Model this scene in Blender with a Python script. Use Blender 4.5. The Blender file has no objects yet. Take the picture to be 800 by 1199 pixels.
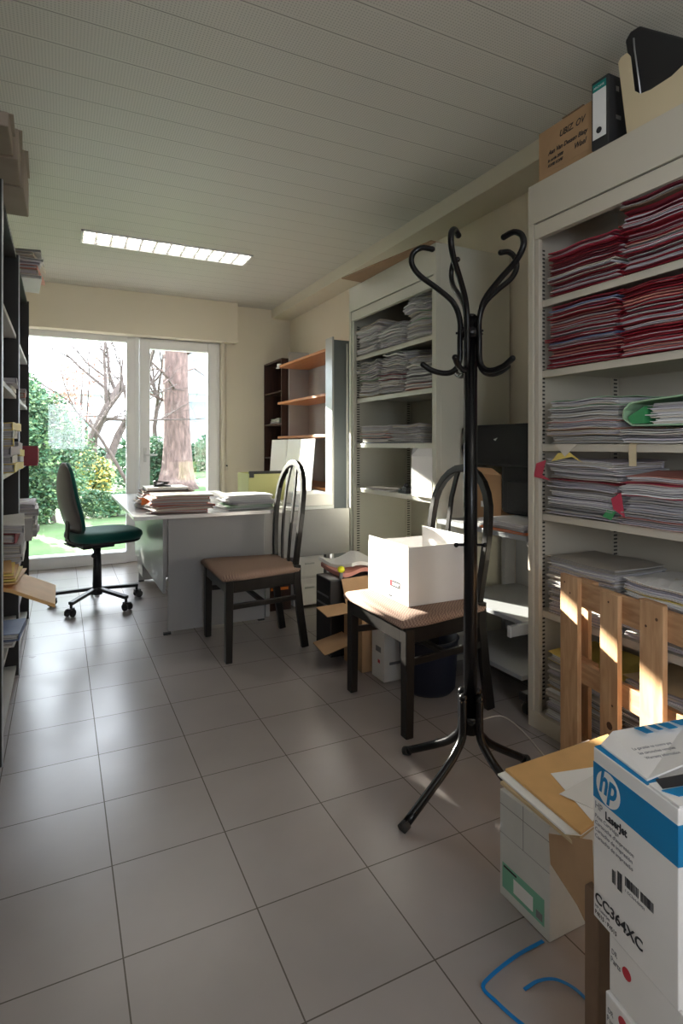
import bpy, bmesh, math, random
from mathutils import Vector, Matrix
R = math.radians
scene = bpy.context.scene
C = scene.collection
random.seed(7)
H = 1.15
TH = R(26.2)

# ------------------------------------------------------------------ materials
def _nt(m):
    m.use_nodes = True
    nt = m.node_tree
    return nt, nt.nodes['Principled BSDF']

def mat(name, col, rough=.5, metal=0., var=0., vscale=8., bump=0., bscale=60., spec=.5, stretch=None, coat=0., sheen=0.):
    m = bpy.data.materials.new(name)
    nt, b = _nt(m)
    b.inputs['Base Color'].default_value = (*col, 1)
    b.inputs['Roughness'].default_value = rough
    b.inputs['Metallic'].default_value = metal
    b.inputs['Specular IOR Level'].default_value = spec
    if coat: b.inputs['Coat Weight'].default_value = coat
    if sheen: b.inputs['Sheen Weight'].default_value = sheen
    tc = nt.nodes.new('ShaderNodeTexCoord')
    src = tc.outputs['Object']
    if stretch:
        mp = nt.nodes.new('ShaderNodeMapping'); mp.inputs['Scale'].default_value = stretch
        nt.links.new(src, mp.inputs[0]); src = mp.outputs[0]
    if var:
        n = nt.nodes.new('ShaderNodeTexNoise'); n.inputs['Scale'].default_value = vscale; n.inputs['Detail'].default_value = 4
        r = nt.nodes.new('ShaderNodeValToRGB')
        r.color_ramp.elements[0].position = .3; r.color_ramp.elements[1].position = .7
        r.color_ramp.elements[0].color = (*[c*(1-var) for c in col], 1)
        r.color_ramp.elements[1].color = (*[min(1, c*(1+var)) for c in col], 1)
        nt.links.new(src, n.inputs['Vector']); nt.links.new(n.outputs['Fac'], r.inputs[0]); nt.links.new(r.outputs[0], b.inputs['Base Color'])
    if bump:
        n = nt.nodes.new('ShaderNodeTexNoise'); n.inputs['Scale'].default_value = bscale; n.inputs['Detail'].default_value = 3
        bp = nt.nodes.new('ShaderNodeBump'); bp.inputs['Strength'].default_value = bump; bp.inputs['Distance'].default_value = .01
        nt.links.new(src, n.inputs['Vector']); nt.links.new(n.outputs['Fac'], bp.inputs['Height']); nt.links.new(bp.outputs[0], b.inputs['Normal'])
    return m

M = {}
M['paper'] = mat('paper_white', (.78, .77, .76), .7)
M['paper2'] = mat('paper_lilac', (.60, .57, .62), .7)
M['paper3'] = mat('paper_cream', (.66, .60, .52), .7)
M['paper4'] = mat('paper_grey', (.42, .41, .41), .7)
M['bright'] = mat('paper_bright', (.88, .88, .88), .6)
M['red'] = mat('folder_red', (.26, .010, .022), .5)
M['yellow2'] = mat('vivid_yellow', (.85, .85, .02), .4)
M['redp'] = mat('folder_inner_red', (.17, .015, .03), .6)
M['cardgrey'] = mat('grey_brown_cardboard', (.30, .245, .20), .8, var=.06, vscale=9)
M['pink'] = mat('folder_pink', (.52, .045, .09), .5)
M['salmon'] = mat('folder_salmon', (.62, .27, .22), .55)
M['green'] = mat('folder_green', (.36, .55, .36), .5)
M['dkgreen'] = mat('folder_deep_green', (.06, .32, .12), .5)
M['grey'] = mat('folder_grey', (.40, .37, .33), .6)
M['tan'] = mat('folder_tan', (.55, .42, .26), .6)
M['orange'] = mat('folder_orange', (.85, .22, .03), .5)
M['yellow'] = mat('folder_yellow', (.80, .62, .16), .5)
M['blue'] = mat('folder_blue', (.18, .24, .42), .5)
M['manila'] = mat('manila_envelope', (.70, .42, .17), .55, var=.06, vscale=14)
M['cab'] = mat('cabinet_enamel', (.60, .55, .46), .42, var=.02, vscale=3)
M['cab2'] = mat('cabinet_enamel_grey', (.58, .57, .49), .42, var=.02, vscale=3)
M['slot'] = mat('slot_dark', (.06, .055, .05), .8)
M['wallm'] = mat('wall_cream_paint', (.76, .695, .575), .8, var=.02, vscale=1.5, bump=.03, bscale=120)
M['beam'] = mat('beam_cream_paint', (.70, .65, .54), .75, var=.02, vscale=2)
M['upvc'] = mat('white_frame_plastic', (.80, .80, .82), .35)
M['rubber'] = mat('black_rubber', (.02, .02, .02), .7)
M['black'] = mat('black_lacquer_metal', (.005, .005, .006), .25, spec=.35)
M['blackp'] = mat('black_plastic', (.018, .018, .02), .45)
M['bagm'] = mat('black_bag_cloth', (.012, .012, .014), .75, bump=.3, bscale=200)
M['shelfdark'] = mat('shelf_black_panel', (.022, .019, .019), .55, var=.2)
M['alu'] = mat('brushed_metal', (.55, .55, .56), .35, metal=.8)
M['shelfgrey'] = mat('shelf_board_grey', (.60, .60, .60), .5)
M['desk'] = mat('desk_grey_laminate', (.36, .355, .36), .38, var=.02, vscale=2)
M['desktop'] = mat('desk_top_laminate', (.66, .67, .68), .22)
M['chairw'] = mat('chair_dark_stained_wood', (.014, .012, .011), .34, var=.3, vscale=20, stretch=(1, 1, .2), spec=.35)
M['edge'] = mat('dark_edge', (.03, .03, .03), .5)
M['card'] = mat('brown_cardboard', (.42, .26, .14), .75, var=.07, vscale=9)
M['carddk'] = mat('dark_cardboard', (.20, .13, .085), .8, var=.1, vscale=9)
M['whitebox'] = mat('white_cardboard', (.80, .78, .77), .55, var=.02)
M['greybox'] = mat('light_grey_cardboard', (.66, .67, .66), .6, var=.04, vscale=12, bump=.15, bscale=12)
M['hpblue'] = mat('print_blue', (.0, .20, .46), .4)
M['ink'] = mat('print_black', (.02, .02, .025), .6)
M['inkgrey'] = mat('print_grey', (.22, .22, .24), .6)
M['label'] = mat('label_green', (.20, .50, .36), .5)
M['teal'] = mat('label_teal', (.0, .24, .22), .5)
M['tape'] = mat('blue_strap', (.0, .19, .55), .35)
M['brownboard'] = mat('brown_hardboard', (.30, .18, .10), .6, var=.1)
M['orangewood'] = mat('orange_beech_shelf', (.60, .25, .10), .4, var=.1, vscale=12, stretch=(4, .6, 4))
M['darkwood'] = mat('dark_bookcase_wood', (.05, .022, .016), .4, var=.3, vscale=10, stretch=(4, 4, .5))
M['greyside'] = mat('grey_panel', (.46, .45, .44), .5, var=.04)
M['tallgrey'] = mat('blue_grey_metal_panel', (.11, .13, .15), .4)
M['olive'] = mat('olive_plastic', (.50, .50, .20), .4)
M['trolley'] = mat('trolley_grey', (.30, .31, .32), .42)
M['skin_green'] = mat('chair_green_cloth', (.0, .11, .085), .85, sheen=.3, bump=.2, bscale=300)
M['seatback'] = mat('chair_back_shell', (.10, .09, .09), .4)
M['cream'] = mat('cream_plastic', (.66, .55, .36), .4)
M['reddot'] = mat('print_red', (.55, .03, .05), .5)
M['steel'] = mat('galvanised_wire', (.6, .6, .6), .35, metal=.7)
M['binderblk'] = mat('binder_black', (.03, .03, .033), .5, bump=.3, bscale=400)
M['cablegrey'] = mat('cable_grey', (.55, .52, .48), .5)

# chair seat fabric: pinkish beige with a fine check
def fabric():
    m = bpy.data.materials.new('seat_beige_fabric'); nt, b = _nt(m)
    tc = nt.nodes.new('ShaderNodeTexCoord'); ck = nt.nodes.new('ShaderNodeTexChecker'); ck.inputs['Scale'].default_value = 130
    ck.inputs['Color1'].default_value = (.40, .27, .21, 1); ck.inputs['Color2'].default_value = (.23, .145, .11, 1)
    nt.links.new(tc.outputs['Object'], ck.inputs['Vector']); nt.links.new(ck.outputs['Color'], b.inputs['Base Color'])
    b.inputs['Roughness'].default_value = .9
    return m
M['fabric'] = fabric()

def woodmat(name, c1, c2, axis_scale):
    m = bpy.data.materials.new(name); nt, b = _nt(m)
    tc = nt.nodes.new('ShaderNodeTexCoord'); mp = nt.nodes.new('ShaderNodeMapping'); mp.inputs['Scale'].default_value = axis_scale
    n = nt.nodes.new('ShaderNodeTexNoise'); n.inputs['Scale'].default_value = 9; n.inputs['Detail'].default_value = 6; n.inputs['Distortion'].default_value = .6
    r = nt.nodes.new('ShaderNodeValToRGB'); r.color_ramp.elements[0].position = .3; r.color_ramp.elements[1].position = .72
    r.color_ramp.elements[0].color = (*c1, 1); r.color_ramp.elements[1].color = (*c2, 1)
    nt.links.new(tc.outputs['Object'], mp.inputs[0]); nt.links.new(mp.outputs[0], n.inputs['Vector'])
    nt.links.new(n.outputs['Fac'], r.inputs[0]); nt.links.new(r.outputs[0], b.inputs['Base Color'])
    b.inputs['Roughness'].default_value = .6
    return m
M['pine'] = woodmat('pallet_pine', (.46, .25, .12), (.68, .43, .24), (5, 5, .7))
M['pineh'] = woodmat('pallet_pine_board', (.40, .21, .10), (.62, .38, .21), (.8, .8, 6))
M['knot'] = mat('knot_brown', (.11, .05, .025), .7)

def mathn(nt, op, a, b=None, c=None):
    n = nt.nodes.new('ShaderNodeMath'); n.operation = op
    for i, v in enumerate((a, b, c)):
        if v is None: continue
        if isinstance(v, (int, float)): n.inputs[i].default_value = v
        else: nt.links.new(v, n.inputs[i])
    return n.outputs[0]

def floormat():
    m = bpy.data.materials.new('floor_tiles'); nt, b = _nt(m)
    g = nt.nodes.new('ShaderNodeTexCoord'); s = nt.nodes.new('ShaderNodeSeparateXYZ'); nt.links.new(g.outputs['Object'], s.inputs[0])
    T = .312
    masks = []; ids = []
    for ax, o in ((s.outputs[0], .1255), (s.outputs[1], 1.363)):
        q = mathn(nt, 'DIVIDE', mathn(nt, 'SUBTRACT', ax, o), T)
        ids.append(mathn(nt, 'FLOOR', q))
        f = mathn(nt, 'FRACT', q)
        d = mathn(nt, 'MINIMUM', f, mathn(nt, 'SUBTRACT', 1.0, f))
        masks.append(mathn(nt, 'LESS_THAN', d, .0017/T))
    gm = mathn(nt, 'MAXIMUM', masks[0], masks[1])
    cb = nt.nodes.new('ShaderNodeCombineXYZ'); nt.links.new(ids[0], cb.inputs[0]); nt.links.new(ids[1], cb.inputs[1])
    wn = nt.nodes.new('ShaderNodeTexWhiteNoise'); nt.links.new(cb.outputs[0], wn.inputs[0])
    n = nt.nodes.new('ShaderNodeTexNoise'); n.inputs['Scale'].default_value = 5; n.inputs['Detail'].default_value = 6
    nt.links.new(g.outputs['Object'], n.inputs['Vector'])
    v = mathn(nt, 'ADD', mathn(nt, 'MULTIPLY', wn.outputs[0], .06), mathn(nt, 'MULTIPLY', n.outputs['Fac'], .22))
    v = mathn(nt, 'ADD', v, .83)
    mx = nt.nodes.new('ShaderNodeMix'); mx.data_type = 'RGBA'; mx.blend_type = 'MULTIPLY'; mx.inputs[0].default_value = 1
    mx.inputs[6].default_value = (.345, .312, .305, 1); cc = nt.nodes.new('ShaderNodeCombineColor')
    for i in range(3): nt.links.new(v, cc.inputs[i])
    nt.links.new(cc.outputs[0], mx.inputs[7])
    m2 = nt.nodes.new('ShaderNodeMix'); m2.data_type = 'RGBA'; nt.links.new(gm, m2.inputs[0]); nt.links.new(mx.outputs[2], m2.inputs[6])
    m2.inputs[7].default_value = (.11, .092, .078, 1)
    nt.links.new(m2.outputs[2], b.inputs['Base Color'])
    rr = mathn(nt, 'ADD', mathn(nt, 'MULTIPLY', n.outputs['Fac'], .2), .22)
    nt.links.new(mathn(nt, 'MAXIMUM', rr, mathn(nt, 'MULTIPLY', gm, .8)), b.inputs['Roughness'])
    b.inputs['Coat Weight'].default_value = .3; b.inputs['Coat Roughness'].default_value = .25
    bp = nt.nodes.new('ShaderNodeBump'); bp.inputs['Strength'].default_value = .25; bp.inputs['Distance'].default_value = .002
    nt.links.new(mathn(nt, 'SUBTRACT', 1.0, gm), bp.inputs['Height']); nt.links.new(bp.outputs[0], b.inputs['Normal'])
    return m
M['floor'] = floormat()

def ceilmat():
    m = bpy.data.materials.new('ceiling_perforated_strips'); nt, b = _nt(m)
    g = nt.nodes.new('ShaderNodeTexCoord'); s = nt.nodes.new('ShaderNodeSeparateXYZ'); nt.links.new(g.outputs['Object'], s.inputs[0])
    q = mathn(nt, 'DIVIDE', mathn(nt, 'SUBTRACT', s.outputs[1], .014), .167)
    f = mathn(nt, 'FRACT', q); d = mathn(nt, 'MINIMUM', f, mathn(nt, 'SUBTRACT', 1.0, f))
    line = mathn(nt, 'LESS_THAN', d, .014)
    px = mathn(nt, 'FRACT', mathn(nt, 'DIVIDE', s.outputs[0], .0117)); py = mathn(nt, 'FRACT', mathn(nt, 'DIVIDE', s.outputs[1], .0117))
    dx = mathn(nt, 'SUBTRACT', px, .5); dy = mathn(nt, 'SUBTRACT', py, .5)
    rr = mathn(nt, 'ADD', mathn(nt, 'MULTIPLY', dx, dx), mathn(nt, 'MULTIPLY', dy, dy))
    dot = mathn(nt, 'MULTIPLY', mathn(nt, 'LESS_THAN', rr, .07), mathn(nt, 'GREATER_THAN', d, .05))
    fac = mathn(nt, 'MAXIMUM', mathn(nt, 'MULTIPLY', dot, .34), mathn(nt, 'MULTIPLY', line, .7))
    mx = nt.nodes.new('ShaderNodeMix'); mx.data_type = 'RGBA'; nt.links.new(fac, mx.inputs[0])
    mx.inputs[6].default_value = (.66, .64, .60, 1); mx.inputs[7].default_value = (.13, .13, .12, 1)
    nt.links.new(mx.outputs[2], b.inputs['Base Color']); b.inputs['Roughness'].default_value = .55
    return m
M['ceil'] = ceilmat()

def glassmat():
    m = bpy.data.materials.new('window_glass'); m.use_nodes = True; nt = m.node_tree; nt.nodes.clear()
    o = nt.nodes.new('ShaderNodeOutputMaterial'); t = nt.nodes.new('ShaderNodeBsdfTransparent'); t.inputs[0].default_value = (.97, .985, .975, 1)
    gl = nt.nodes.new('ShaderNodeBsdfGlossy'); gl.inputs['Roughness'].default_value = .02
    fr = nt.nodes.new('ShaderNodeFresnel'); fr.inputs[0].default_value = 1.45; mx = nt.nodes.new('ShaderNodeMixShader')
    nt.links.new(fr.outputs[0], mx.inputs[0]); nt.links.new(t.outputs[0], mx.inputs[1]); nt.links.new(gl.outputs[0], mx.inputs[2]); nt.links.new(mx.outputs[0], o.inputs[0])
    return m
M['glass'] = glassmat()

def emis(name, col, s):
    m = bpy.data.materials.new(name); nt, b = _nt(m)
    b.inputs['Base Color'].default_value = (*col, 1); b.inputs['Emission Color'].default_value = (*col, 1); b.inputs['Emission Strength'].default_value = s
    return m
M['tube'] = emis('lamp_tube', (1, .93, .84), 4.3)
M['louvre'] = mat('lamp_louvre', (.82, .82, .80), .2, metal=.6)
M['grass'] = mat('lawn_grass', (.055, .115, .03), .9, var=.35, vscale=1.2, bump=.6, bscale=40)
M['leafa'] = mat('leaf_green', (.06, .125, .055), .6, var=.5, vscale=1.5)
M['leafb'] = mat('leaf_light_green', (.13, .21, .085), .6, var=.4, vscale=1.5)
M['leafc'] = mat('leaf_dark_green', (.035, .11, .055), .6, var=.4, vscale=1.5)
M['leafr'] = mat('leaf_russet', (.45, .20, .14), .6, var=.3)
M['bark'] = mat('tree_bark', (.07, .052, .045), .9, var=.4, vscale=6, bump=.8, bscale=14, stretch=(3, 3, .6))
M['bark2'] = mat('pine_bark', (.13, .085, .075), .9, var=.45, vscale=5, bump=1., bscale=10, stretch=(3, 3, .7))
M['facade'] = mat('pale_facade', (.62, .64, .64), .8)
M['facglass'] = mat('facade_glass', (.20, .26, .28), .2)

# ------------------------------------------------------------------ mesh builder
class MB:
    def __init__(s): s.v = []; s.f = []; s.mi = []; s.mats = []; s.smooth = []
    def m(s, name):
        x = M[name]
        if x not in s.mats: s.mats.append(x)
        return s.mats.index(x)
    def face(s, idx, k, sm=False): s.f.append(idx); s.mi.append(k); s.smooth.append(sm)
    def box(s, x0, x1, y0, y1, z0, z1, mt, rz=0, piv=None):
        k = s.m(mt); n = len(s.v)
        P = [Vector((x, y, z)) for z in (z0, z1) for y in (y0, y1) for x in (x0, x1)]
        if rz:
            c = Vector(piv) if piv else Vector(((x0+x1)/2, (y0+y1)/2, 0)); mt_ = Matrix.Rotation(rz, 3, 'Z')
            c.z = 0
            P = [mt_ @ (p-c)+c for p in P]
        s.v += P
        for q in ((0, 2, 3, 1), (4, 5, 7, 6), (0, 1, 5, 4), (2, 6, 7, 3), (0, 4, 6, 2), (1, 3, 7, 5)): s.face([n+i for i in q], k)
        return s
    def obox(s, c, ax, ay, az, mt):      # oriented box, half axes
        k = s.m(mt); n = len(s.v); c = Vector(c); ax, ay, az = Vector(ax), Vector(ay), Vector(az)
        s.v += [c+i*ax+j*ay+l*az for l in (-1, 1) for j in (-1, 1) for i in (-1, 1)]
        for q in ((0, 2, 3, 1), (4, 5, 7, 6), (0, 1, 5, 4), (2, 6, 7, 3), (0, 4, 6, 2), (1, 3, 7, 5)): s.face([n+i for i in q], k)
        return s
    def bar(s, p0, p1, w, h, mt, up=(0, 0, 1)):
        p0, p1 = Vector(p0), Vector(p1); d = (p1-p0); t = d.normalized(); u = Vector(up)
        sd = t.cross(u)
        if sd.length < 1e-4: sd = t.cross(Vector((1, 0, 0)))
        sd.normalize(); u2 = sd.cross(t)
        return s.obox((p0+p1)/2, d/2, sd*w/2, u2*h/2, mt)
    def tube(s, pts, r, mt, seg=10, cap=True, flat=None):
        k = s.m(mt); pts = [Vector(p) for p in pts]; N = len(pts); n0 = len(s.v)
        rs = r if isinstance(r, (list, tuple)) else [r]*N
        up = None
        for i, p in enumerate(pts):
            t = (pts[min(i+1, N-1)]-pts[max(i-1, 0)]).normalized()
            if up is None:
                up = Vector((0, 0, 1)) if abs(t.z) < .9 else Vector((1, 0, 0))
            a = t.cross(up).normalized(); up = a.cross(t).normalized()
            for j in range(seg):
                an = 2*math.pi*j/seg
                s.v.append(p+(a*math.cos(an)+up*math.sin(an))*rs[i])
        for i in range(N-1):
            for j in range(seg):
                a0 = n0+i*seg+j; a1 = n0+i*seg+(j+1) % seg
                s.face([a0, a1, a1+seg, a0+seg], k, True)
        if cap:
            s.face([n0+j for j in range(seg)][::-1], k); s.face([n0+(N-1)*seg+j for j in range(seg)], k)
        return s
    def lathe(s, prof, c, mt, seg=20, sx=1., sy=1.):
        k = s.m(mt); n0 = len(s.v); c = Vector(c)
        for r, z in prof:
            for j in range(seg):
                an = 2*math.pi*j/seg; s.v.append(c+Vector((r*math.cos(an)*sx, r*math.sin(an)*sy, z)))
        for i in range(len(prof)-1):
            for j in range(seg):
                a0 = n0+i*seg+j; a1 = n0+i*seg+(j+1) % seg
                s.face([a0, a1, a1+seg, a0+seg], k, True)
        s.face([n0+j for j in range(seg)][::-1], k); s.face([n0+(len(prof)-1)*seg+j for j in range(seg)], k)
        return s
    def ball(s, c, r, mt, seg=12):
        return s.lathe([(r*math.sin(a)+1e-4, -r*math.cos(a)) for a in [math.pi*i/8 for i in range(9)]], c, mt, seg)
    def prism(s, poly, d, mt):           # planar polygon (3D points) extruded by vector d
        k = s.m(mt); n = len(s.v); N = len(poly); d = Vector(d)
        s.v += [Vector(p) for p in poly]+[Vector(p)+d for p in poly]
        s.face(list(range(n, n+N))[::-1], k); s.face(list(range(n+N, n+2*N)), k)
        for i in range(N):
            j = (i+1) % N; s.face([n+i, n+j, n+N+j, n+N+i], k)
        return s
    def rectpath(s, pts, w, h, mt, side):  # rectangular section swept; side = fixed width direction
        k = s.m(mt); pts = [Vector(p) for p in pts]; N = len(pts); n0 = len(s.v); sd = Vector(side).normalized()
        for i, p in enumerate(pts):
            t = (pts[min(i+1, N-1)]-pts[max(i-1, 0)]).normalized(); nn = t.cross(sd).normalized()
            for a, b in ((-1, -1), (1, -1), (1, 1), (-1, 1)): s.v.append(p+sd*a*w/2+nn*b*h/2)
        for i in range(N-1):
            for j in range(4):
                a0 = n0+i*4+j; a1 = n0+i*4+(j+1) % 4; s.face([a0, a1, a1+4, a0+4], k, False)
        s.face([n0+j for j in range(4)][::-1], k); s.face([n0+(N-1)*4+j for j in range(4)], k)
        return s
    def slab(s, x0, x1, y0, y1, zf, t, mt, nx=4, ny=7, rz=0):   # wavy sheet of thickness t over zf(x,y)
        k = s.m(mt); n = len(s.v); cx, cy = (x0+x1)/2, (y0+y1)/2; c, sn = math.cos(rz), math.sin(rz)
        for lev in (0, t):
            for j in range(ny+1):
                for i in range(nx+1):
                    x = x0+(x1-x0)*i/nx-cx; y = y0+(y1-y0)*j/ny-cy
                    X = cx+x*c-y*sn; Y = cy+x*sn+y*c
                    s.v.append(Vector((X, Y, zf(X, Y)+lev)))
        w = nx+1; off = w*(ny+1)
        for j in range(ny):
            for i in range(nx):
                a = n+j*w+i
                s.face([a, a+w, a+w+1, a+1], k); s.face([a+off, a+off+1, a+off+w+1, a+off+w], k)
        for i in range(nx):
            a = n+i; s.face([a, a+1, a+1+off, a+off], k); a = n+ny*w+i; s.face([a+1, a, a+off, a+1+off], k)
        for j in range(ny):
            a = n+j*w; s.face([a+w, a, a+off, a+w+off], k); a = n+j*w+nx; s.face([a, a+w, a+w+off, a+off], k)
        return s
    def build(s, name, parent=None, bevel=0., world=True, loc=None, fixn=True):
        me = bpy.data.meshes.new(name)
        off = Vector((0, 0, 0))
        if parent is not None and world: 
            off = Vector(parent.get('_o', (0, 0, 0)))
        if loc is not None: off = Vector(loc)
        me.from_pydata([v-off for v in s.v], [], s.f)
        for m_ in s.mats: me.materials.append(m_)
        me.polygons.foreach_set('material_index', s.mi); me.polygons.foreach_set('use_smooth', s.smooth)
        if fixn:
            bm = bmesh.new(); bm.from_mesh(me); bmesh.ops.recalc_face_normals(bm, faces=bm.faces); bm.to_mesh(me); bm.free()
        me.update()
        o = bpy.data.objects.new(name, me); C.objects.link(o)
        if parent is not None:
            o.parent = parent
            if loc is not None: o.location = off-Vector(parent.get('_o', (0, 0, 0)))
            o['_o'] = tuple(off)
        elif loc is not None: o.location = loc; o['_o'] = tuple(loc)
        if bevel:
            b = o.modifiers.new('bevel', 'BEVEL'); b.width = bevel; b.segments = 2; b.limit_method = 'ANGLE'; b.angle_limit = R(40)
        return o

def thing(name, label, cat, loc=(0, 0, 0), rz=0, group=None):
    o = bpy.data.objects.new(name, None); C.objects.link(o); o.empty_display_size = .1
    o.location = loc; o.rotation_euler = (0, 0, rz); o['_o'] = tuple(loc)
    o['label'] = label; o['category'] = cat
    if group: o['group'] = group
    return o
def tag(o, label, cat, group=None):
    o['label'] = label; o['category'] = cat
    if group: o['group'] = group
    return o
def struct(o): o['kind'] = 'structure'; return o
def one(name, label, cat, mb, loc=(0, 0, 0), bevel=0., group=None):
    return tag(mb.build(name, None, bevel, loc=loc), label, cat, group)

def text(txt, size, parent, name, mt, matrix, align='LEFT', ex=.0002, sx=1., shear=0., bold=0.):
    cu = bpy.data.curves.new(name, 'FONT'); cu.body = txt; cu.size = size; cu.extrude = ex; cu.align_x = align; cu.shear = shear; cu.offset = bold
    cu.resolution_u = 3
    t = bpy.data.objects.new(name, cu); C.objects.link(t)
    dg = bpy.context.evaluated_depsgraph_get(); me = bpy.data.meshes.new_from_object(t.evaluated_get(dg))
    bpy.data.objects.remove(t); bpy.data.curves.remove(cu)
    me.transform(Matrix.Diagonal((sx, 1, 1, 1))); me.materials.clear(); me.materials.append(M[mt])
    o = bpy.data.objects.new(name, me); C.objects.link(o); o.parent = parent
    off = Matrix.Translation(-Vector(parent.get('_o', (0, 0, 0))))
    me.transform(off @ matrix)
    o['_o'] = parent.get('_o', (0, 0, 0))
    return o
def frame(o, xa, ya):       # matrix with origin o, x axis xa, y axis ya
    xa = Vector(xa).normalized(); ya = Vector(ya).normalized(); za = xa.cross(ya)
    m = Matrix((xa, ya, za)).transposed().to_4x4(); m.translation = Vector(o); return m

ORD = ['lowest', 'second', 'third', 'fourth', 'fifth', 'sixth', 'seventh', 'eighth', 'ninth', 'tenth', 'eleventh', 'twelfth', 'thirteenth', 'fourteenth', 'fifteenth', 'sixteenth', 'seventeenth']
def ordn(i, n):
    if n == 1: return 'alone'
    if i == n-1: return 'topmost'
    if i == 0: return 'lowest'
    return ORD[i]+' from the bottom'

# ------------------------------------------------------------------ setting
CZ = 2.63; XL, XR, YF, YB = -.66, 2.29, -1.9, 5.95
struct(MB().box(XL-.1, XR+.1, YF-.1, YB+.1, -.1, 0, 'floor').build('floor'))
struct(MB().box(XL-.1, XR+.1, YF-.1, YB+.1, CZ, CZ+.1, 'ceil').build('ceiling'))
struct(MB().box(XL-.12, XL, .95, YB, 0, CZ, 'wallm').box(XL-.12, XL, YF, .95, 0, .95, 'wallm').box(XL-.12, XL, YF, .95, 2.1, CZ, 'wallm').box(XL-.12, XL, YF, -1.7, .95, 2.1, 'wallm').box(XL-.12, XL, -.2, .95, .95, 2.1, 'wallm').build('wall_left'))
struct(MB().box(XR, XR+.12, YF, YB+.2, 0, CZ, 'wallm').build('wall_right'))
wb = MB(); wb.box(1.5, XR, YB, YB+.25, 0, CZ, 'wallm').box(XL, 1.5, YB, YB+.25, 2.24, CZ, 'wallm').box(XL-.12, -.62, YB, YB+.25, 0, 2.24, 'wallm')
struct(wb.build('wall_back'))
# front wall (behind the camera) with an opening for the added fill-light window
wf = MB(); wf.box(XL, -.35, YF-.2, YF, 0, CZ, 'wallm').box(.55, XR, YF-.2, YF, 0, CZ, 'wallm').box(-.35, .55, YF-.2, YF, 0, 1.0, 'wallm').box(-.35, .55, YF-.2, YF, 2.1, CZ, 'wallm')
struct(wf.build('wall_front'))
# beam along the right wall, shutter box over the window
struct(MB().box(2.07, XR, YF, YB, 2.53, CZ, 'beam').build('trim_1', bevel=.004))
sb = MB(); sb.box(XL, 1.66, 5.82, YB, 2.215, CZ, 'wallm'); struct(sb.build('trim_2', bevel=.003))
struct(MB().box(1.5, XR, YB-.012, YB, 0, .07, 'beam').build('baseboard_back'))
struct(MB().box(XR-.012, XR, YF, YB-.02, 0, .07, 'beam').build('baseboard_right'))
# shutter guide / jamb right of the door
struct(MB().box(1.50, 1.535, 5.88, YB, 0, 2.215, 'beam').build('trim_3', bevel=.003))

def frame_rect(mb, x0, x1, z0, z1, y0, y1, w, mt):
    mb.box(x0, x0+w, y0, y1, z0, z1, mt).box(x1-w, x1, y0, y1, z0, z1, mt).box(x0+w, x1-w, y0, y1, z0, z0+w, mt).box(x0+w, x1-w, y0, y1, z1-w, z1, mt)
    return mb
w1 = thing('window_1', '', 'x', (0, 6.0, 0)); del w1['label']; del w1['category']; struct(w1)
o = frame_rect(MB(), -.64, .66, .0, 2.24, 5.96, 6.03, .08, 'upvc').box(-.56, .58, 5.93, 6.03, 0, .105, 'upvc').build('window_frame', w1, .004)
MB().box(-.56, .58, 5.99, 5.998, .105, 2.16, 'glass').build('pane', w1)
d1 = thing('door_1', '', 'x', (1, 6.0, 0)); del d1['label']; del d1['category']; struct(d1)
fr = frame_rect(MB(), .66, 1.50, .0, 2.24, 5.96, 6.03, .035, 'upvc'); fr.build('door_frame', d1, .003)
lf = frame_rect(MB(), .70, 1.465, .03, 2.205, 5.93, 6.01, .095, 'upvc'); lf.box(.79, 1.37, 5.94, 6.0, .12, .17, 'upvc'); lf.build('door_leaf', d1, .005)
MB().box(.79, 1.37, 5.97, 5.978, .12, 2.11, 'glass').build('pane', d1)
hd = MB().box(.735, .76, 5.922, 5.93, .98, 1.12, 'alu').bar((.747, 5.93, 1.05), (.747, 5.885, 1.05), .016, .016, 'alu').bar((.747, 5.885, 1.05), (.86, 5.885, 1.05), .016, .02, 'alu'); hd.build('door_handle', d1, .003)
w2 = thing('window_fill_front', '', 'x', (.7, -2, 0)); del w2['label']; del w2['category']; struct(w2)  # unseen window added behind the camera to let in fill light
frame_rect(MB(), -.35, .55, 1.0, 2.1, -2.02, -1.95, .06, 'upvc').build('window_frame', w2, .004)
MB().box(-.29, .49, -1.99, -1.985, 1.06, 2.04, 'glass').build('pane', w2)
w3 = thing('window_fill_left', '', 'x', (XL-.1, -.4, 0)); del w3['label']; del w3['category']; struct(w3)  # unseen side window added to brighten faces turned to the left wall
w3m = MB().box(XL-.09, XL-.03, -1.7, -1.64, .95, 2.1, 'upvc').box(XL-.09, XL-.03, -.26, -.2, .95, 2.1, 'upvc').box(XL-.09, XL-.03, -1.64, -.26, .95, 1.01, 'upvc').box(XL-.09, XL-.03, -1.64, -.26, 2.04, 2.1, 'upvc'); w3m.build('window_frame', w3)
MB().box(XL-.065, XL-.06, -1.64, -.26, 1.01, 2.04, 'glass').build('pane', w3)
# shutter strap and its winder
st = thing('shutter_strap', 'beige roller shutter pull strap hanging down the wall beside the glass door', 'strap', (1.565, 5.925, .9))
MB().box(1.558, 1.572, 5.935, 5.938, .95, 2.215, 'beam').build('strap', st)
MB().box(1.548, 1.582, 5.925, 5.948, .88, .97, 'beam').build('winder_plate', st, .003)
MB().bar((1.565, 5.93, .935), (1.565, 5.895, .93), .01, .012, 'edge').build('winder_hook', st)

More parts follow.
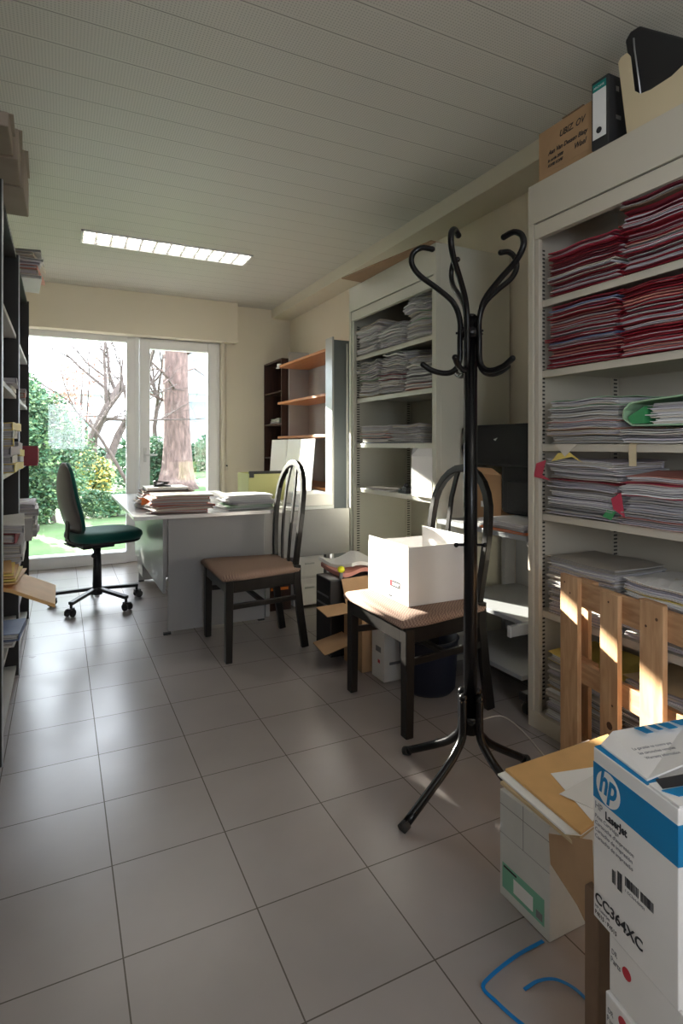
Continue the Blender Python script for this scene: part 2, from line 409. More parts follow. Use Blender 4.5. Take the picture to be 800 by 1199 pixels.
# ------------------------------------------------------------------ ceiling lamps
def ceiling_lamp(x0, x1, y0, y1, label):
    t = thing('ceiling_light', label, 'ceiling light', ((x0+x1)/2, (y0+y1)/2, CZ-.012))
    frame = MB()
    frame.box(x0, x1, y0, y0+.012, CZ-.012, CZ, 'upvc').box(x0, x1, y1-.012, y1, CZ-.012, CZ, 'upvc').box(x0, x0+.012, y0, y1, CZ-.012, CZ, 'upvc').box(x1-.012, x1, y0, y1, CZ-.012, CZ, 'upvc')
    frame.build('lamp_frame', t)
    n = 12
    lv = MB(); ym = (y0+y1)/2; lv.box(x0+.012, x1-.012, ym-.006, ym+.006, CZ-.012, CZ-.003, 'louvre')
    for i in range(1, n):
        x = x0+(x1-x0)*i/n
        lv.prism([(x-.012, y0+.012, CZ-.002), (x+.012, y0+.012, CZ-.002), (x, y0+.012, CZ-.013)], (0, y1-y0-.024, 0), 'louvre')
    lv.build('louvre', t)
    for s_ in (-1, 1):
        MB().box(x0+.02, x1-.02, ym+s_*.06-.045, ym+s_*.06+.045, CZ-.0022, CZ-.0008, 'tube').build('lamp_tube', t)
    return t
ceiling_lamp(.127, 1.345, 4.29, 4.56, 'long recessed ceiling light with a white louvre grid, above the desk')
ceiling_lamp(.40, 1.60, -.75, -.48, 'added fill light, unseen recessed louvred ceiling lamp towards the back of the room')  # extra lamp added behind the camera to brighten the room

# ------------------------------------------------------------------ paper and folders
WH = ['paper', 'paper', 'paper2', 'paper2', 'paper3', 'paper4']
def folder(x, y, z, L, W, th, zf, cover, label, group, rz=0., cat='folder', name='folder', sheets=None, ct=.0022, whites=WH, fan=.008, spine=None, mess=.03):
    """a document folder: two cover leaves, spine, and the loose papers between them. front edge faces -X"""
    rng = random
    f0 = lambda a: (lambda X, Y: z+zf(X, Y)+a)
    f1 = lambda a, q: (lambda X, Y: z+zf(X, Y)+a+q*max(0., 1-(X-x)/(L*.35))**2)

    c = MB()
    c.slab(x, x+L, y, y+W, f0(0), ct, cover, 3, 8, rz)
    ov = rng.uniform(-.006, .006)
    c.slab(x+ov, x+L, y+rng.uniform(-.003, .003), y+W, f0(th-ct), ct, cover, 3, 8, rz)
    sp = spine or 'back'
    if sp == 'back': c.slab(x+L-.003, x+L, y+.005, y+W-.005, f0(ct*.5), th-ct, cover, 1, 8, rz)
    else: c.slab(x+.004, x+L, y-.001, y+.003, f0(ct*.5), th-ct, cover, 3, 1, rz)
    root = c.build(name, None, loc=(x+L/2, y+W/2, z))
    tag(root, label, cat, group)
    p = MB(); zz = ct+.0003; 
    while zz < th-ct-.002:
        t = min(rng.uniform(.0015, .0045), th-ct-.0004-zz)
        if t < .0006: break
        d = rng.uniform(0, fan); w = rng.uniform(0, .012)
        p.slab(x+.004+rng.uniform(-fan, fan*.6), x+L-.008, y+.006+w, y+W-.006-rng.uniform(0, .014), f1(zz, rng.uniform(-.0018, .0012)), t*.74, rng.choice(whites), 2, 9, rz+rng.uniform(-mess, mess))
        zz += t
    p.build('papers', root)
    return root

def wav(seed, amp, x0, y0, dro=0.):
    r = random.Random(seed); a = [(r.uniform(5, 11), r.uniform(5, 14), r.uniform(0, 6)) for _ in range(2)]+[(r.uniform(10, 30), r.uniform(22, 34), r.uniform(0, 6))]
    def f(X, Y):
        v = sum(math.sin((X-x0)*p+(Y-y0)*q+h) for p, q, h in a)/3
        return amp*(v+1)
    return f

def stack(x, y, z, L, W, ths, covers, where, group, seed, amp=.004, rj=.03, cat='folder', name='folder', desc=None, fan=.008, whites=WH, xj=.012, cname=None, ct=.0022):
    zc = z+.0008; n = len(ths)
    st_ = random.getstate(); random.seed(seed)
    NM = {'red': 'dark red folder', 'pink': 'bright red folder', 'salmon': 'salmon folder', 'green': 'light green folder', 'dkgreen': 'green folder', 'grey': 'grey folder', 'tan': 'tan folder',
          'orange': 'orange folder', 'yellow': 'yellow folder', 'blue': 'blue folder', 'manila': 'buff envelope', 'paper': 'white paper bundle', 'paper2': 'pale lilac paper bundle', 'paper3': 'cream paper bundle', 'paper4': 'grey paper bundle', 'bright': 'bright white paper bundle', 'ink': 'black folder', 'carddk': 'dark brown folder'}
    for i, th in enumerate(ths):
        cv = covers[i % len(covers)] if isinstance(covers, (list, tuple)) else covers
        k = (i+1)/n
        base = wav(seed, amp, x, y)
        zf = (lambda b, kk: (lambda X, Y: b(X, Y)*kk))(base, .25+.75*k)
        zfn = zf
        nm = NM[cv]
        isb = nm.endswith('bundle')
        folder(x+random.uniform(-xj, xj), y+random.uniform(-.006, .006), zc, L, W, th, zfn, cv,
               f'{nm}, {ordn(i, n)}, {where}', group, rz=random.uniform(-rj, rj), fan=fan, whites=whites, ct=ct,
               cat='paper bundle' if isb else ('envelope' if 'envelope' in nm else 'folder'), name='paper_bundle' if isb else ('envelope' if 'envelope' in nm else 'folder'))
        zc += th+.0006+.75*amp/n*0.9
    random.setstate(st_)
    return zc

# ------------------------------------------------------------------ steel cabinets
SH = [1.738, 1.452, 1.153, .872, .478]
def cabinet(y0, y1, x0, x1, label, em, shelves):
    t = thing('filing_cabinet', label, 'cabinet', (x0, (y0+y1)/2, 0)); top = 2.21
    MB().box(x0+.03, x1, y1-.018, y1, .0, top, em).build('side_panel', t, .002)
    MB().box(x0+.03, x1, y0, y0+.018, .0, top, em).build('side_panel', t, .002)
    MB().box(x1-.012, x1, y0+.018, y1-.018, .06, top, em).build('back_panel', t)
    MB().box(x0+.031, x1-.012, y0+.018, y1-.018, top-.02, top-.0005, em).build('top_panel', t, .002)
    h = MB().box(x0, x0+.03, y0, y1, 2.05, top, em).box(x0+.012, x0+.03, y0+.03, y1-.03, 2.044, 2.05, 'slot').box(x0+.003, x0+.03, y0+.03, y1-.03, 1.985, 2.044, em)
    h.build('header', t, .002)
    MB().box(x0, x0+.03, y0, y1, 0, .065, em).box(x0+.03, x1-.012, y0+.018, y1-.018, .03, .055, em).build('plinth', t, .002)
    for s_, ya, yb in ((1, y1-.05, y1), (-1, y0, y0+.05)):
        yo, yi_ = (yb-.028, yb) if s_ > 0 else (ya, ya+.028)
        yc, yd = (ya, yb-.031) if s_ > 0 else (ya+.031, yb)
        MB().box(x0, x0+.03, yo, yi_, .065, 2.05, em).box(x0+.008, x0+.03, yc, yd, .065, 1.985, em).box(x0+.02, x0+.03, min(yo, yd) if s_ > 0 else yi_, yo if s_ > 0 else yc, .065, 1.985, 'slot').build('door_post', t, .0015)
        # groove line down the post and slotted rack strip just inside, repeated at the back
        for xs in (x0+.035, x1-.06):
            g = MB(); yi = y1-.018 if s_ > 0 else y0+.018; 
            ya2, yb2 = (yi-.006, yi) if s_ > 0 else (yi, yi+.006)
            g.box(xs, xs+.045, ya2, yb2, .07, 1.985, em)
            z = .1
            while z < 1.96:
                yy = ya2-.0008 if s_ > 0 else yb2
                g.box(xs+.012, xs+.034, yy, yy+.0008, z, z+.007, 'slot'); z += .0165
            g.build('rack_strip', t)
    for z in shelves:
        MB().box(x0+.032, x1-.015, y0+.024, y1-.024, z-.004, z, em).box(x0+.032, x0+.045, y0+.024, y1-.024, z-.028, z-.004, em).build('shelf', t, .0015)
    return t
cabinet(.55, 1.77, 1.728, XR-.03, 'tall beige steel filing cabinet packed with red folders, behind the pallet', 'cab', SH)
cabinet(2.455, 3.46, 1.76, XR-.03, 'tall pale grey steel filing cabinet with open front, behind the coat rack', 'cab2', [1.745, 1.46, 1.16, .865])

XA = 1.728+.036
def cab1(n, side, si, ths, covers, seed, **k):
    y = {'left': 1.372, 'right': 1.035}[side]; fs = {'left': 'far', 'right': 'near'}[side]
    names = ['top', 'second', 'third', 'fourth', 'fifth', 'bottom']
    z = (SH+[.058])[si]
    rest = dict(amp=.009, rj=.04); rest.update(k)
    return stack(XA+rest.pop('dx', 0), y+rest.pop('dy', 0), z, .27, .322, ths, covers, f'{fs} pile, {names[si]} shelf, pallet cabinet', f'files in the {fs} pile on the {names[si]} shelf of the pallet cabinet', seed, **rest)
U = lambda n, a, b, s: (lambda r: [r.uniform(a, b) for _ in range(n)])(random.Random(s))
RD = dict(whites=['paper2', 'paper4', 'redp', 'paper2', 'redp'], ct=.0038, fan=.022)
cab1(0, 'left', 0, U(7, .016, .028, 1), ['red', 'red', 'paper3', 'red', 'paper2', 'red', 'pink'], 11, amp=.011, dy=-.008, **RD)
cab1(0, 'right', 0, U(9, .018, .03, 2), ['red', 'paper2', 'red', 'salmon', 'red', 'red', 'paper2', 'red', 'carddk'], 12, amp=.012, xj=.02, **RD)
cab1(0, 'left', 1, U(14, .011, .022, 3), ['red', 'red', 'red', 'salmon', 'red', 'blue', 'red'], 13, amp=.010, xj=.016, **RD)
cab1(0, 'right', 1, U(15, .011, .02, 4), ['red', 'salmon', 'red', 'red', 'red'], 14, amp=.011, xj=.016, **RD)
cab1(0, 'left', 2, [.028, .02, .03, .05, .03], ['paper4', 'tan', 'salmon', 'paper', 'green'], 15, amp=.008, fan=.022)
cab1(0, 'right', 2, [.022, .02], ['paper4', 'paper2'], 16, amp=.006, fan=.022)
cab1(0, 'left', 3, [.03, .03, .035, .03, .04, .03], ['paper4', 'paper2', 'grey', 'red', 'paper', 'paper2'], 17, amp=.012, fan=.028, xj=.024)
cab1(0, 'right', 3, [.025, .03, .035, .045, .02], ['salmon', 'paper2', 'paper', 'pink', 'salmon'], 18, amp=.012, fan=.024, xj=.022)
cab1(0, 'left', 4, [.03, .035, .04, .045, .05, .012], ['paper', 'grey', 'paper2', 'grey', 'paper4', 'grey'], 19, amp=.006, fan=.022)
cab1(0, 'right', 4, [.03, .035, .04, .045, .035], ['paper2', 'tan', 'paper', 'yellow', 'paper'], 20, amp=.010, fan=.022)
cab1(0, 'left', 5, [.035, .04, .04, .05, .045, .03], ['grey', 'paper2', 'tan', 'paper', 'grey', 'yellow'], 21, amp=.008, fan=.022)
cab1(0, 'right', 5, [.035, .04, .045, .05, .05, .05], ['grey', 'paper', 'yellow', 'paper2', 'paper', 'tan'], 22, amp=.008, fan=.014)

# green cardboard document wallet, on third shelf of the pallet cabinet
gz = 1.153+.058
gw = MB(); x0_, x1_, y0_, y1_ = XA-.008, XA+.25, 1.02, 1.345
prof = [(y0_, gz+.105), (y1_-.09, gz+.092), (y1_-.02, gz+.085), (y1_+.004, gz+.06), (y1_+.006, gz+.03), (y1_-.03, gz+.004), (y0_, gz+.0)]
inn = [(y0_, gz+.005), (y1_-.032, gz+.009), (y1_+.001, gz+.033), (y1_-.001, gz+.058), (y1_-.024, gz+.08), (y1_-.09, gz+.087), (y0_, gz+.1)]
gw.prism([(x0_, a, b) for a, b in prof+inn], (x1_-x0_, 0, 0), 'green')
root = one('document_wallet', 'gaping light green document wallet on the third shelf of the pallet cabinet', 'document wallet', gw, loc=(x0_, y0_, gz))
pp = MB(); zz = gz+.008
while zz < gz+.078:
    t = random.uniform(.002, .005); pp.slab(x0_+random.uniform(.0, .03), x1_-.01, y0_+.005, y1_-.075-random.uniform(0, .05), lambda X, Y: zz, t*.85, random.choice(WH), 2, 4); zz += t
pp.build('papers', root)
MB().prism([(x0_+.004, y1_-.012, gz+.035), (x0_+.004, y1_-.075, gz+.07), (x0_+.004, y1_-.075, gz+.012), (x0_+.004, y1_-.025, gz+.012)], (.06, 0, 0), 'dkgreen').build('inner_flap', root)
# little flags hanging over shelf edges
fl = MB().prism([(XA-.026, 1.64, 1.154), (XA-.026, 1.53, 1.154), (XA-.03, 1.585, 1.105)], (.0015, 0, 0), 'paper3'); one('paper_slip', 'cream triangular paper corner hanging over the third shelf edge of the pallet cabinet', 'paper', fl, loc=(XA, 1.58, 1.15))
fl = MB().prism([(XA-.022, 1.66, 1.085), (XA-.022, 1.625, 1.118), (XA-.022, 1.57, 1.122), (XA-.022, 1.51, 1.085), (XA-.022, 1.56, 1.105)], (.0015, 0, 0), 'yellow'); one('paper_slip', 'yellow paper corner poking out under the cream slip in the right cabinet', 'paper', fl, loc=(XA, 1.57, 1.1))
def strip(y, z, h, label):
    s_ = MB().rectpath([(XA+.05, y, z+.002), (XA-.006, y, z+.002), (XA-.016, y-.002, z-.01), (XA-.017, y-.004, z-h*.5), (XA-.015, y, z-h)], .0, .0015, 'cream', (0, 1, 0))
    s_ = MB(); pts = [(XA+.05, z+.0025), (XA-.004, z+.0025), (XA-.010, z-.006), (XA-.011, z-h*.5), (XA-.009, z-h)]
    s_.rectpath([(a, y, b) for a, b in pts], .028, .0016, 'cream', (0, 1, 0))
    return one('folder_strap', label, 'strap', s_, loc=(XA, y, z))
strip(1.31, 1.153, .075, 'cream fabric strap hanging from the third shelf of the pallet cabinet')
# bright red folder flap poking out left
fl = MB().prism([(XA-.03, 1.745, 1.02), (XA-.03, 1.73, 1.075), (XA-.03, 1.68, 1.09), (XA-.03, 1.70, 1.03), (XA-.03, 1.655, 1.01)], (.0018, 0, 0), 'pink'); one('folder_flap', 'torn bright red folder flap beside the post, fourth shelf of the pallet cabinet', 'folder', fl, loc=(XA, 1.7, 1.04))
fl = MB().prism([(XA-.024, 1.385, .96), (XA-.024, 1.345, .985), (XA-.024, 1.33, .90), (XA-.024, 1.375, .925)], (.0018, 0, 0), 'pink'); one('folder_flap', 'torn bright red flap between the two stacks on the fourth shelf of the pallet cabinet', 'folder', fl, loc=(XA, 1.36, .93))
fl = MB().prism([(XA-.024, 1.42, .895), (XA-.024, 1.40, .92), (XA-.024, 1.365, .915), (XA-.024, 1.385, .885)], (.0018, 0, 0), 'dkgreen'); one('paper_slip', 'small green paper tab between the stacks on the pallet cabinet fourth shelf', 'paper', fl, loc=(XA, 1.39, .9))

# second cabinet: bulging bundles
def cab2(x, y, W, si, ths, covers, where, seed, **k):
    z = [1.745, 1.46, 1.16, .865][si]
    rest = dict(amp=.014, rj=.06, fan=.02, xj=.02); rest.update(k)
    return stack(1.76+.04, y, z, .26, W, ths, covers, f'{where}, middle cabinet', f'bundles in the {where} of the middle cabinet', seed, **rest)
P2 = ['paper2', 'paper', 'paper4', 'paper2', 'paper3']
cab2(0, 3.12, .27, 0, [.03, .035, .035, .035, .03], P2, 'far pile, top shelf', 31)
cab2(0, 2.83, .27, 0, [.04, .04, .035], P2, 'centre pile, top shelf', 32)
cab2(0, 2.51, .29, 0, [.04, .04, .045, .045, .04], ['paper', 'paper2', 'green', 'paper2', 'paper'], 'near pile, top shelf', 33, amp=.022)
cab2(0, 3.12, .27, 1, [.025, .03, .035, .04, .04, .03], ['tan', 'paper2', 'paper', 'green', 'paper2', 'paper4'], 'far pile, second shelf', 34, amp=.02)
cab2(0, 2.82, .28, 1, [.03, .035, .03, .04, .04, .04], ['paper', 'paper2', 'red', 'paper', 'paper2', 'paper'], 'centre pile, second shelf', 35, amp=.02)
cab2(0, 2.51, .29, 1, [.03, .03, .035, .03, .035], ['salmon', 'paper2', 'paper4', 'paper', 'grey'], 'near pile, second shelf', 36, amp=.012)
cab2(0, 3.0, .36, 2, [.03, .025, .025, .02], ['blue', 'salmon', 'paper2', 'paper'], 'far pile, third shelf', 37, amp=.008)
cab2(0, 2.66, .32, 2, [.025, .025, .025, .02], ['paper', 'paper3', 'paper4', 'paper2'], 'near pile, third shelf', 38, amp=.008)
cab2(0, 2.95, .3, 3, [.012], ['grey'], 'fourth shelf', 39, amp=.0)

# brown hardboard resting on top of the middle cabinet, overhanging the front
hb = MB().prism([(1.61, 3.27, 2.2115), (1.735, 2.465, 2.2115), (1.95, 2.49, 2.2115), (1.84, 3.30, 2.2115)], (0, 0, .008), 'brownboard')
one('hardboard_sheet', 'brown hardboard sheet lying on top of the middle cabinet, overhanging its front', 'board', hb, loc=(1.83, 2.86, 2.2115))

# white carton and black stapler on fourth shelf of middle cabinet
wc = thing('white_carton', 'small upright white carton with blue print on the fourth shelf of the middle cabinet', 'box', (1.83, 2.6, .866))
MB().box(1.765, 1.89, 2.50, 2.70, .866, 1.09, 'whitebox').build('carton_body', wc, .003)
MB().prism([(1.765, 2.50, 1.09), (1.765, 2.70, 1.09), (1.80, 2.68, 1.135), (1.80, 2.51, 1.135)], (.002, 0, .0), 'whitebox').prism([(1.765, 2.70, 1.09), (1.89, 2.70, 1.09), (1.87, 2.715, 1.135), (1.79, 2.715, 1.135)], (0, .002, 0), 'whitebox').build('flap', wc)
MB().box(1.7645, 1.765, 2.56, 2.62, .88, .91, 'blue').box(1.7645, 1.765, 2.67, 2.69, .90, 1.0, 'blue').build('print', wc)
sp = MB().box(1.79, 1.84, 2.80, 2.86, .8665, .885, 'blackp').box(1.795, 1.835, 2.805, 2.85, .885, .905, 'blackp').lathe([(.016, 0), (.016, .012), (.009, .02)], (1.815, 2.83, .905), 'blackp', 14).box(1.795, 1.825, 2.86, 2.89, .8665, .893, 'blackp')
one('tape_dispenser', 'small black desk gadget beside the white carton in the middle cabinet', 'office gadget', sp, loc=(1.81, 2.83, .8665), bevel=.002)

# ------------------------------------------------------------------ things on top of the pallet cabinet
ZT = 2.2105
cb = thing('cardboard_box', 'brown cardboard box with black handwriting on top of the pallet cabinet', 'box', (1.85, 1.62, ZT))
MB().box(1.738, 2.02, 1.46, 1.722, ZT, 2.408, 'card').build('box_body', cb, .003)
MB().box(1.736, 2.02, 1.50, 1.60, 2.408, 2.412, 'carddk').build('lid_edge', cb)
MB().box(1.7372, 1.738, 1.475, 1.675, 2.235, 2.385, 'card').build('paper_label', cb)
for i, (tx, sz, dy, dz) in enumerate([('UBIZ. OV', .034, 1.615, 2.345), ('Aan Van Dessen Blaty', .0245, 1.67, 2.298), ('Wael', .03, 1.545, 2.265), ('in orde 2008', .017, 1.672, 2.270), ('KOPIE KOPIE', .015, 1.672, 2.250)]):
    text(tx, sz, cb, 'handwriting', 'ink', frame((1.7368, dy, dz), (0, -1, .02), (0, 0, 1)), shear=.35, sx=.85, bold=.0006)
bd = thing('lever_arch_binder', 'black lever arch binder with white spine label standing on top of the pallet cabinet', 'binder', (1.84, 1.44, ZT))
MB().box(1.722, 1.95, 1.380, 1.452, ZT, 2.455, 'binderblk').build('binder_cover', bd, .003)
MB().box(1.7205, 1.722, 1.390, 1.445, 2.245, 2.415, 'bright').build('spine_label', bd, 0)
MB().box(1.7205, 1.722, 1.390, 1.445, 2.415, 2.443, 'teal').build('label_header', bd, 0)
lt = MB(); k_ = lt.tube([(1.7215, 1.418, 2.272), (1.719, 1.418, 2.272)], .011, 'ink', 18); lt.build('finger_hole', bd)
MB().bar((1.76, 1.3795, 2.41), (1.775, 1.3795, 2.41), .001, .018, 'alu').bar((1.76, 1.3795, 2.31), (1.785, 1.3795, 2.31), .001, .014, 'alu').build('rivet', bd)
text('ARCHIVE', .011, bd, 'lettering', 'bright', frame((1.720, 1.441, 2.424), (0, -1, 0), (0, 0, 1)))
mh = thing('magazine_holder', 'cream plastic magazine holder lying open on top of the pallet cabinet', 'magazine holder', (1.85, 1.2, ZT))
poly = [(1.735, 1.318, ZT), (1.735, 1.352, 2.475), (1.735, 1.343, 2.488), (1.735, 1.318, 2.49), (1.735, 1.305, 2.47), (1.735, 1.290, 2.345), (1.735, 1.268, 2.322), (1.735, 1.23, 2.315), (1.735, 1.16, 2.318), (1.735, 1.11, 2.335), (1.735, 1.06, 2.37), (1.735, .98, 2.39), (1.735, .98, ZT)]
MB().prism(poly, (.004, 0, 0), 'cream').build('side_wall', mh, .001)
MB().prism([(x+.26, y, z) for x, y, z in poly], (.004, 0, 0), 'cream').build('side_wall', mh, .001)
MB().prism([(1.739, 1.318, ZT), (1.739, 1.314, ZT), (1.739, 1.346, 2.475), (1.739, 1.351, 2.475)], (.256, 0, 0), 'cream').build('end_wall', mh, .001)
MB().box(1.739, 1.995, .98, 1.314, ZT, ZT+.004, 'cream').build('base', mh, .001)
bf = thing('black_file_case', 'black file case sticking up out of the cream magazine holder', 'file case', (1.84, 1.22, ZT+.005))
MB().prism([(1.76, 1.295, ZT+.006), (1.76, 1.345, 2.555), (1.76, 1.325, 2.575), (1.76, 1.29, 2.572), (1.76, 1.10, 2.40), (1.76, 1.10, ZT+.006)], (.06, 0, 0), 'blackp').build('case_body', bf, .006)
MB().tube([(1.757, 1.275, 2.28), (1.757, 1.305, 2.50), (1.757, 1.308, 2.54)], .003, 'alu', 6).build('metal_edge', bf)

# ------------------------------------------------------------------ left shelving
sx0, sx1 = -.64, -.19; LV = [1.70, 1.40, 1.035, .60, .30, .05]
shf = thing('shelving_unit', 'long dark open shelving unit with thin metal edges along the side wall', 'shelving unit', (-.4, 3, 0))
for y in (4.32, 3.29, 2.38, 1.40):
    p = MB().box(sx0, sx1, y-.018, y, 0, 2.10, 'shelfdark').build('side_panel', shf)
    if y != 4.32: MB().box(sx1, sx1+.004, y-.018, y, 0, 2.10, 'alu').build('edge_strip', p)
for ya, yb in ((3.29, 4.302), (2.38, 3.272), (1.40, 2.362)):
    for k, z in enumerate(LV):
        MB().box(sx0, sx1-.01, ya, yb, z-.02, z, 'shelfgrey').build('shelf', shf, .001)
    MB().box(sx0, sx1-.01, ya, yb, 2.08, 2.10, 'shelfdark').build('top_board', shf)
    MB().box(sx0, sx0+.006, ya, yb, 0, 2.08, 'shelfdark').build('back_panel', shf)
def lsh(y, z, L, W, ths, covers, where, seed, x=None, **k):
    # folders whose front edge faces +X
    rest = dict(amp=.006, rj=.06, fan=.02, xj=.012); rest.update(k)
    return stack((sx1-L+.0) if x is None else x, y, z, L, W, ths, covers, where, 'bundles in the '+where, seed, **rest)
lsh(4.02, 1.035, .30, .24, [.02, .02], ['paper', 'grey'], 'low pile beyond the red box file', 41)
lsh(3.85, .60, .34, .32, [.03, .035, .04, .04, .03], ['paper2', 'paper', 'paper4', 'paper', 'paper2'], 'crumpled pile, far end of the dark shelving', 42, x=-.47, amp=.02)
lsh(3.0, 1.40, .28, .22, [.02, .025], ['paper', 'paper2'], 'small high pile on the dark shelving', 43)
lsh(3.8, 1.40, .28, .3, [.02, .025, .02], ['paper', 'salmon', 'paper2'], 'high pile, far end of the dark shelving', 44)
lsh(2.95, 1.035, .30, .26, [.03, .025, .03, .03], ['yellow', 'paper', 'yellow', 'paper2'], 'short yellow pile of the dark shelving', 45, x=-.465)
lsh(2.62, 1.035, .30, .28, [.035, .03, .035, .03, .03, .03], ['yellow', 'paper', 'paper2', 'yellow', 'paper', 'yellow'], 'tall yellow pile of the dark shelving', 46, x=-.475)
lsh(2.85, .60, .30, .3, [.035, .03, .04, .04, .035], ['paper2', 'paper', 'paper4', 'red', 'paper'], 'crumpled pile below the yellow files', 47, amp=.02, x=-.46)
lsh(2.75, .30, .30, .25, [.02, .03], ['paper', 'blue'], 'low pile near the floor, dark shelving', 49, x=-.46)
# red box file
rb = thing('box_file', 'small bright red box file sticking out of the dark shelving', 'box file', (-.2, 3.7, 1.036))
MB().box(-.36, -.115, 3.55, 3.70, 1.036, 1.145, 'red').box(-.1151, -.113, 3.565, 3.685, 1.05, 1.13, 'reddot').build('box_body', rb, .003)
gb = MB().box(-.40, -.15, 3.72, 3.84, .6005, .73, 'greyside')
one('grey_card_box', 'small grey card box at the far end of the dark shelving', 'box', gb, loc=(-.28, 3.8, .601), bevel=.003)
# protruding manila envelopes
ev = thing('padded_envelope', 'large buff envelope sliding out of the dark shelving, hanging into the aisle', 'envelope', (-.25, 2.7, .603))
k1 = MB()
def bent(X, Y):
    d = max(0, X+.20); return .6025-d*.5
k1.slab(-.42, -.02, 2.50, 2.84, bent, .014, 'manila', 8, 2, R(0)); k1.build('envelope_body', ev)
MB().slab(-.40, -.03, 2.84, 2.848, lambda X, Y: bent(X, Y)+.001, .010, 'tan', 8, 1).build('flap_edge', ev)
for i in range(5):
    e = MB().slab(-.44+.006*i, -.14-.01*i, 2.52+.01*i, 2.78+.004*i, (lambda i: (lambda X, Y: .618+i*.008+.02*max(0, Y-2.6)))(i), .0055, 'yellow' if i % 2 else 'manila', 3, 4, .04*(i-2))
    one('envelope', f'buff envelope in the small pile above the sliding buff envelope, {ordn(i, 5)}', 'envelope', e, loc=(-.3, 2.65, .618+i*.008), group='envelopes in the small pile on the dark shelving')
# on top of the dark shelving: brown boxes and a paper pile
for i, (ya, yb, za, zb, lab, rz, xf) in enumerate([(1.97, 2.165, 2.101, 2.15, 'low grey brown box on top of the dark shelving, first in its row', .0, -.14), (2.18, 2.40, 2.101, 2.21, 'grey brown box on top of the dark shelving, second in its row', .02, -.13), (2.42, 2.72, 2.101, 2.25, 'pale grey brown box on top of the dark shelving, last before the paper pile', -.01, -.122)]):
    t = thing('cardboard_box', lab, 'box', (-.35, (ya+yb)/2, za))
    MB().box(-.58, xf, ya, yb, za, zb-.004, 'cardgrey', rz).build('box_body', t, .004)
    MB().box(-.58, xf+.01, ya+.01, yb-.05, zb-.0035, zb, 'cardgrey', rz+.03).build('flap', t)
lsh(3.72, 2.101, .34, .34, [.02, .025, .02, .02, .02, .02, .015], ['paper', 'paper3', 'salmon', 'paper2', 'paper', 'paper3', 'paper4'], 'loose pile on top of the dark shelving', 50, x=-.45, fan=.03, amp=.012, rj=.25)

# ------------------------------------------------------------------ desk
dk = thing('desk', 'large grey laminate desk with overhanging top in front of the glass door', 'desk', (.8, 4.2, 0))
MB().box(.375, 1.27, 3.445, 5.10, .716, .738, 'desktop').build('desktop', dk, .002)
MB().box(.375, 1.27, 3.443, 3.445, .717, .737, 'steel').build('edge_trim', dk)
MB().box(.587, 1.20, 3.585, 3.61, .012, .716, 'desk').build('end_panel', dk, .002)
MB().box(.56, .578, 3.612, 5.08, .24, .716, 'desk').build('modesty_panel', dk, .002)
MB().box(.587, 1.20, 5.05, 5.075, .012, .716, 'desk').build('end_panel', dk, .002)
MB().box(.556, .60, 3.56, 3.585, 0, .013, 'edge').box(1.16, 1.2, 3.585, 3.61, 0, .012, 'edge').box(.587, .63, 5.05, 5.075, 0, .012, 'edge').build('foot', dk)
MB().box(.58, .60, 4.75, 5.08, .10, .24, 'desk').build('cable_cover', dk)
ex = thing('desk_extension', 'grey side desk section with hanging modesty panel, beside the desk', 'desk', (1.55, 3.9, 0))
MB().box(1.275, 1.74, 3.66, 4.2, .70, .722, 'desktop').build('desktop', ex, .002)
MB().box(1.206, 1.865, 3.625, 3.645, .385, .70, 'desk').box(1.275, 1.74, 3.645, 3.66, .69, .70, 'desk').build('modesty_panel', ex, .002)
MB().box(1.70, 1.73, 3.70, 4.18, 0, .70, 'desk').build('leg_panel', ex, .002)
MB().box(1.23, 1.26, 3.65, 3.69, 0, .385, 'desk').build('leg', ex, .002)
wp = thing('drawer_pedestal', 'white drawer pedestal in sunlight under the side desk', 'drawer pedestal', (1.48, 3.95, 0))
MB().box(1.46, 1.69, 3.72, 4.15, .02, .56, 'whitebox').build('carcass', wp, .003)
for k in range(3):
    d = MB().box(1.475, 1.675, 3.712, 3.72, .05+k*.17, .05+k*.17+.155, 'whitebox').build('drawer_front', wp, .002)
    MB().box(1.54, 1.61, 3.704, 3.712, .14+k*.17, .15+k*.17, 'alu').build('handle', d)
db = MB().box(1.28, 1.45, 3.75, 4.1, .0, .40, 'darkwood').box(1.30, 1.43, 3.748, 3.75, .14, .16, 'orange')
one('dark_waste_bin', 'dark brown box standing in shadow under the side desk', 'box', db, loc=(1.36, 3.9, 0), bevel=.003)
# white tray on side desk
tr = MB().box(1.50, 1.74, 3.68, 3.98, .7225, .735, 'whitebox').box(1.50, 1.505, 3.68, 3.98, .735, .80, 'whitebox').box(1.735, 1.74, 3.68, 3.98, .735, .80, 'whitebox').box(1.505, 1.735, 3.975, 3.98, .735, .80, 'whitebox').box(1.505, 1.735, 3.68, 3.685, .735, .80, 'whitebox').box(1.50, 1.74, 3.68, 3.98, .80, .806, 'bright')
one('white_letter_tray', 'white boxy letter tray on the side desk', 'letter tray', tr, loc=(1.62, 3.83, .7225), bevel=.002)
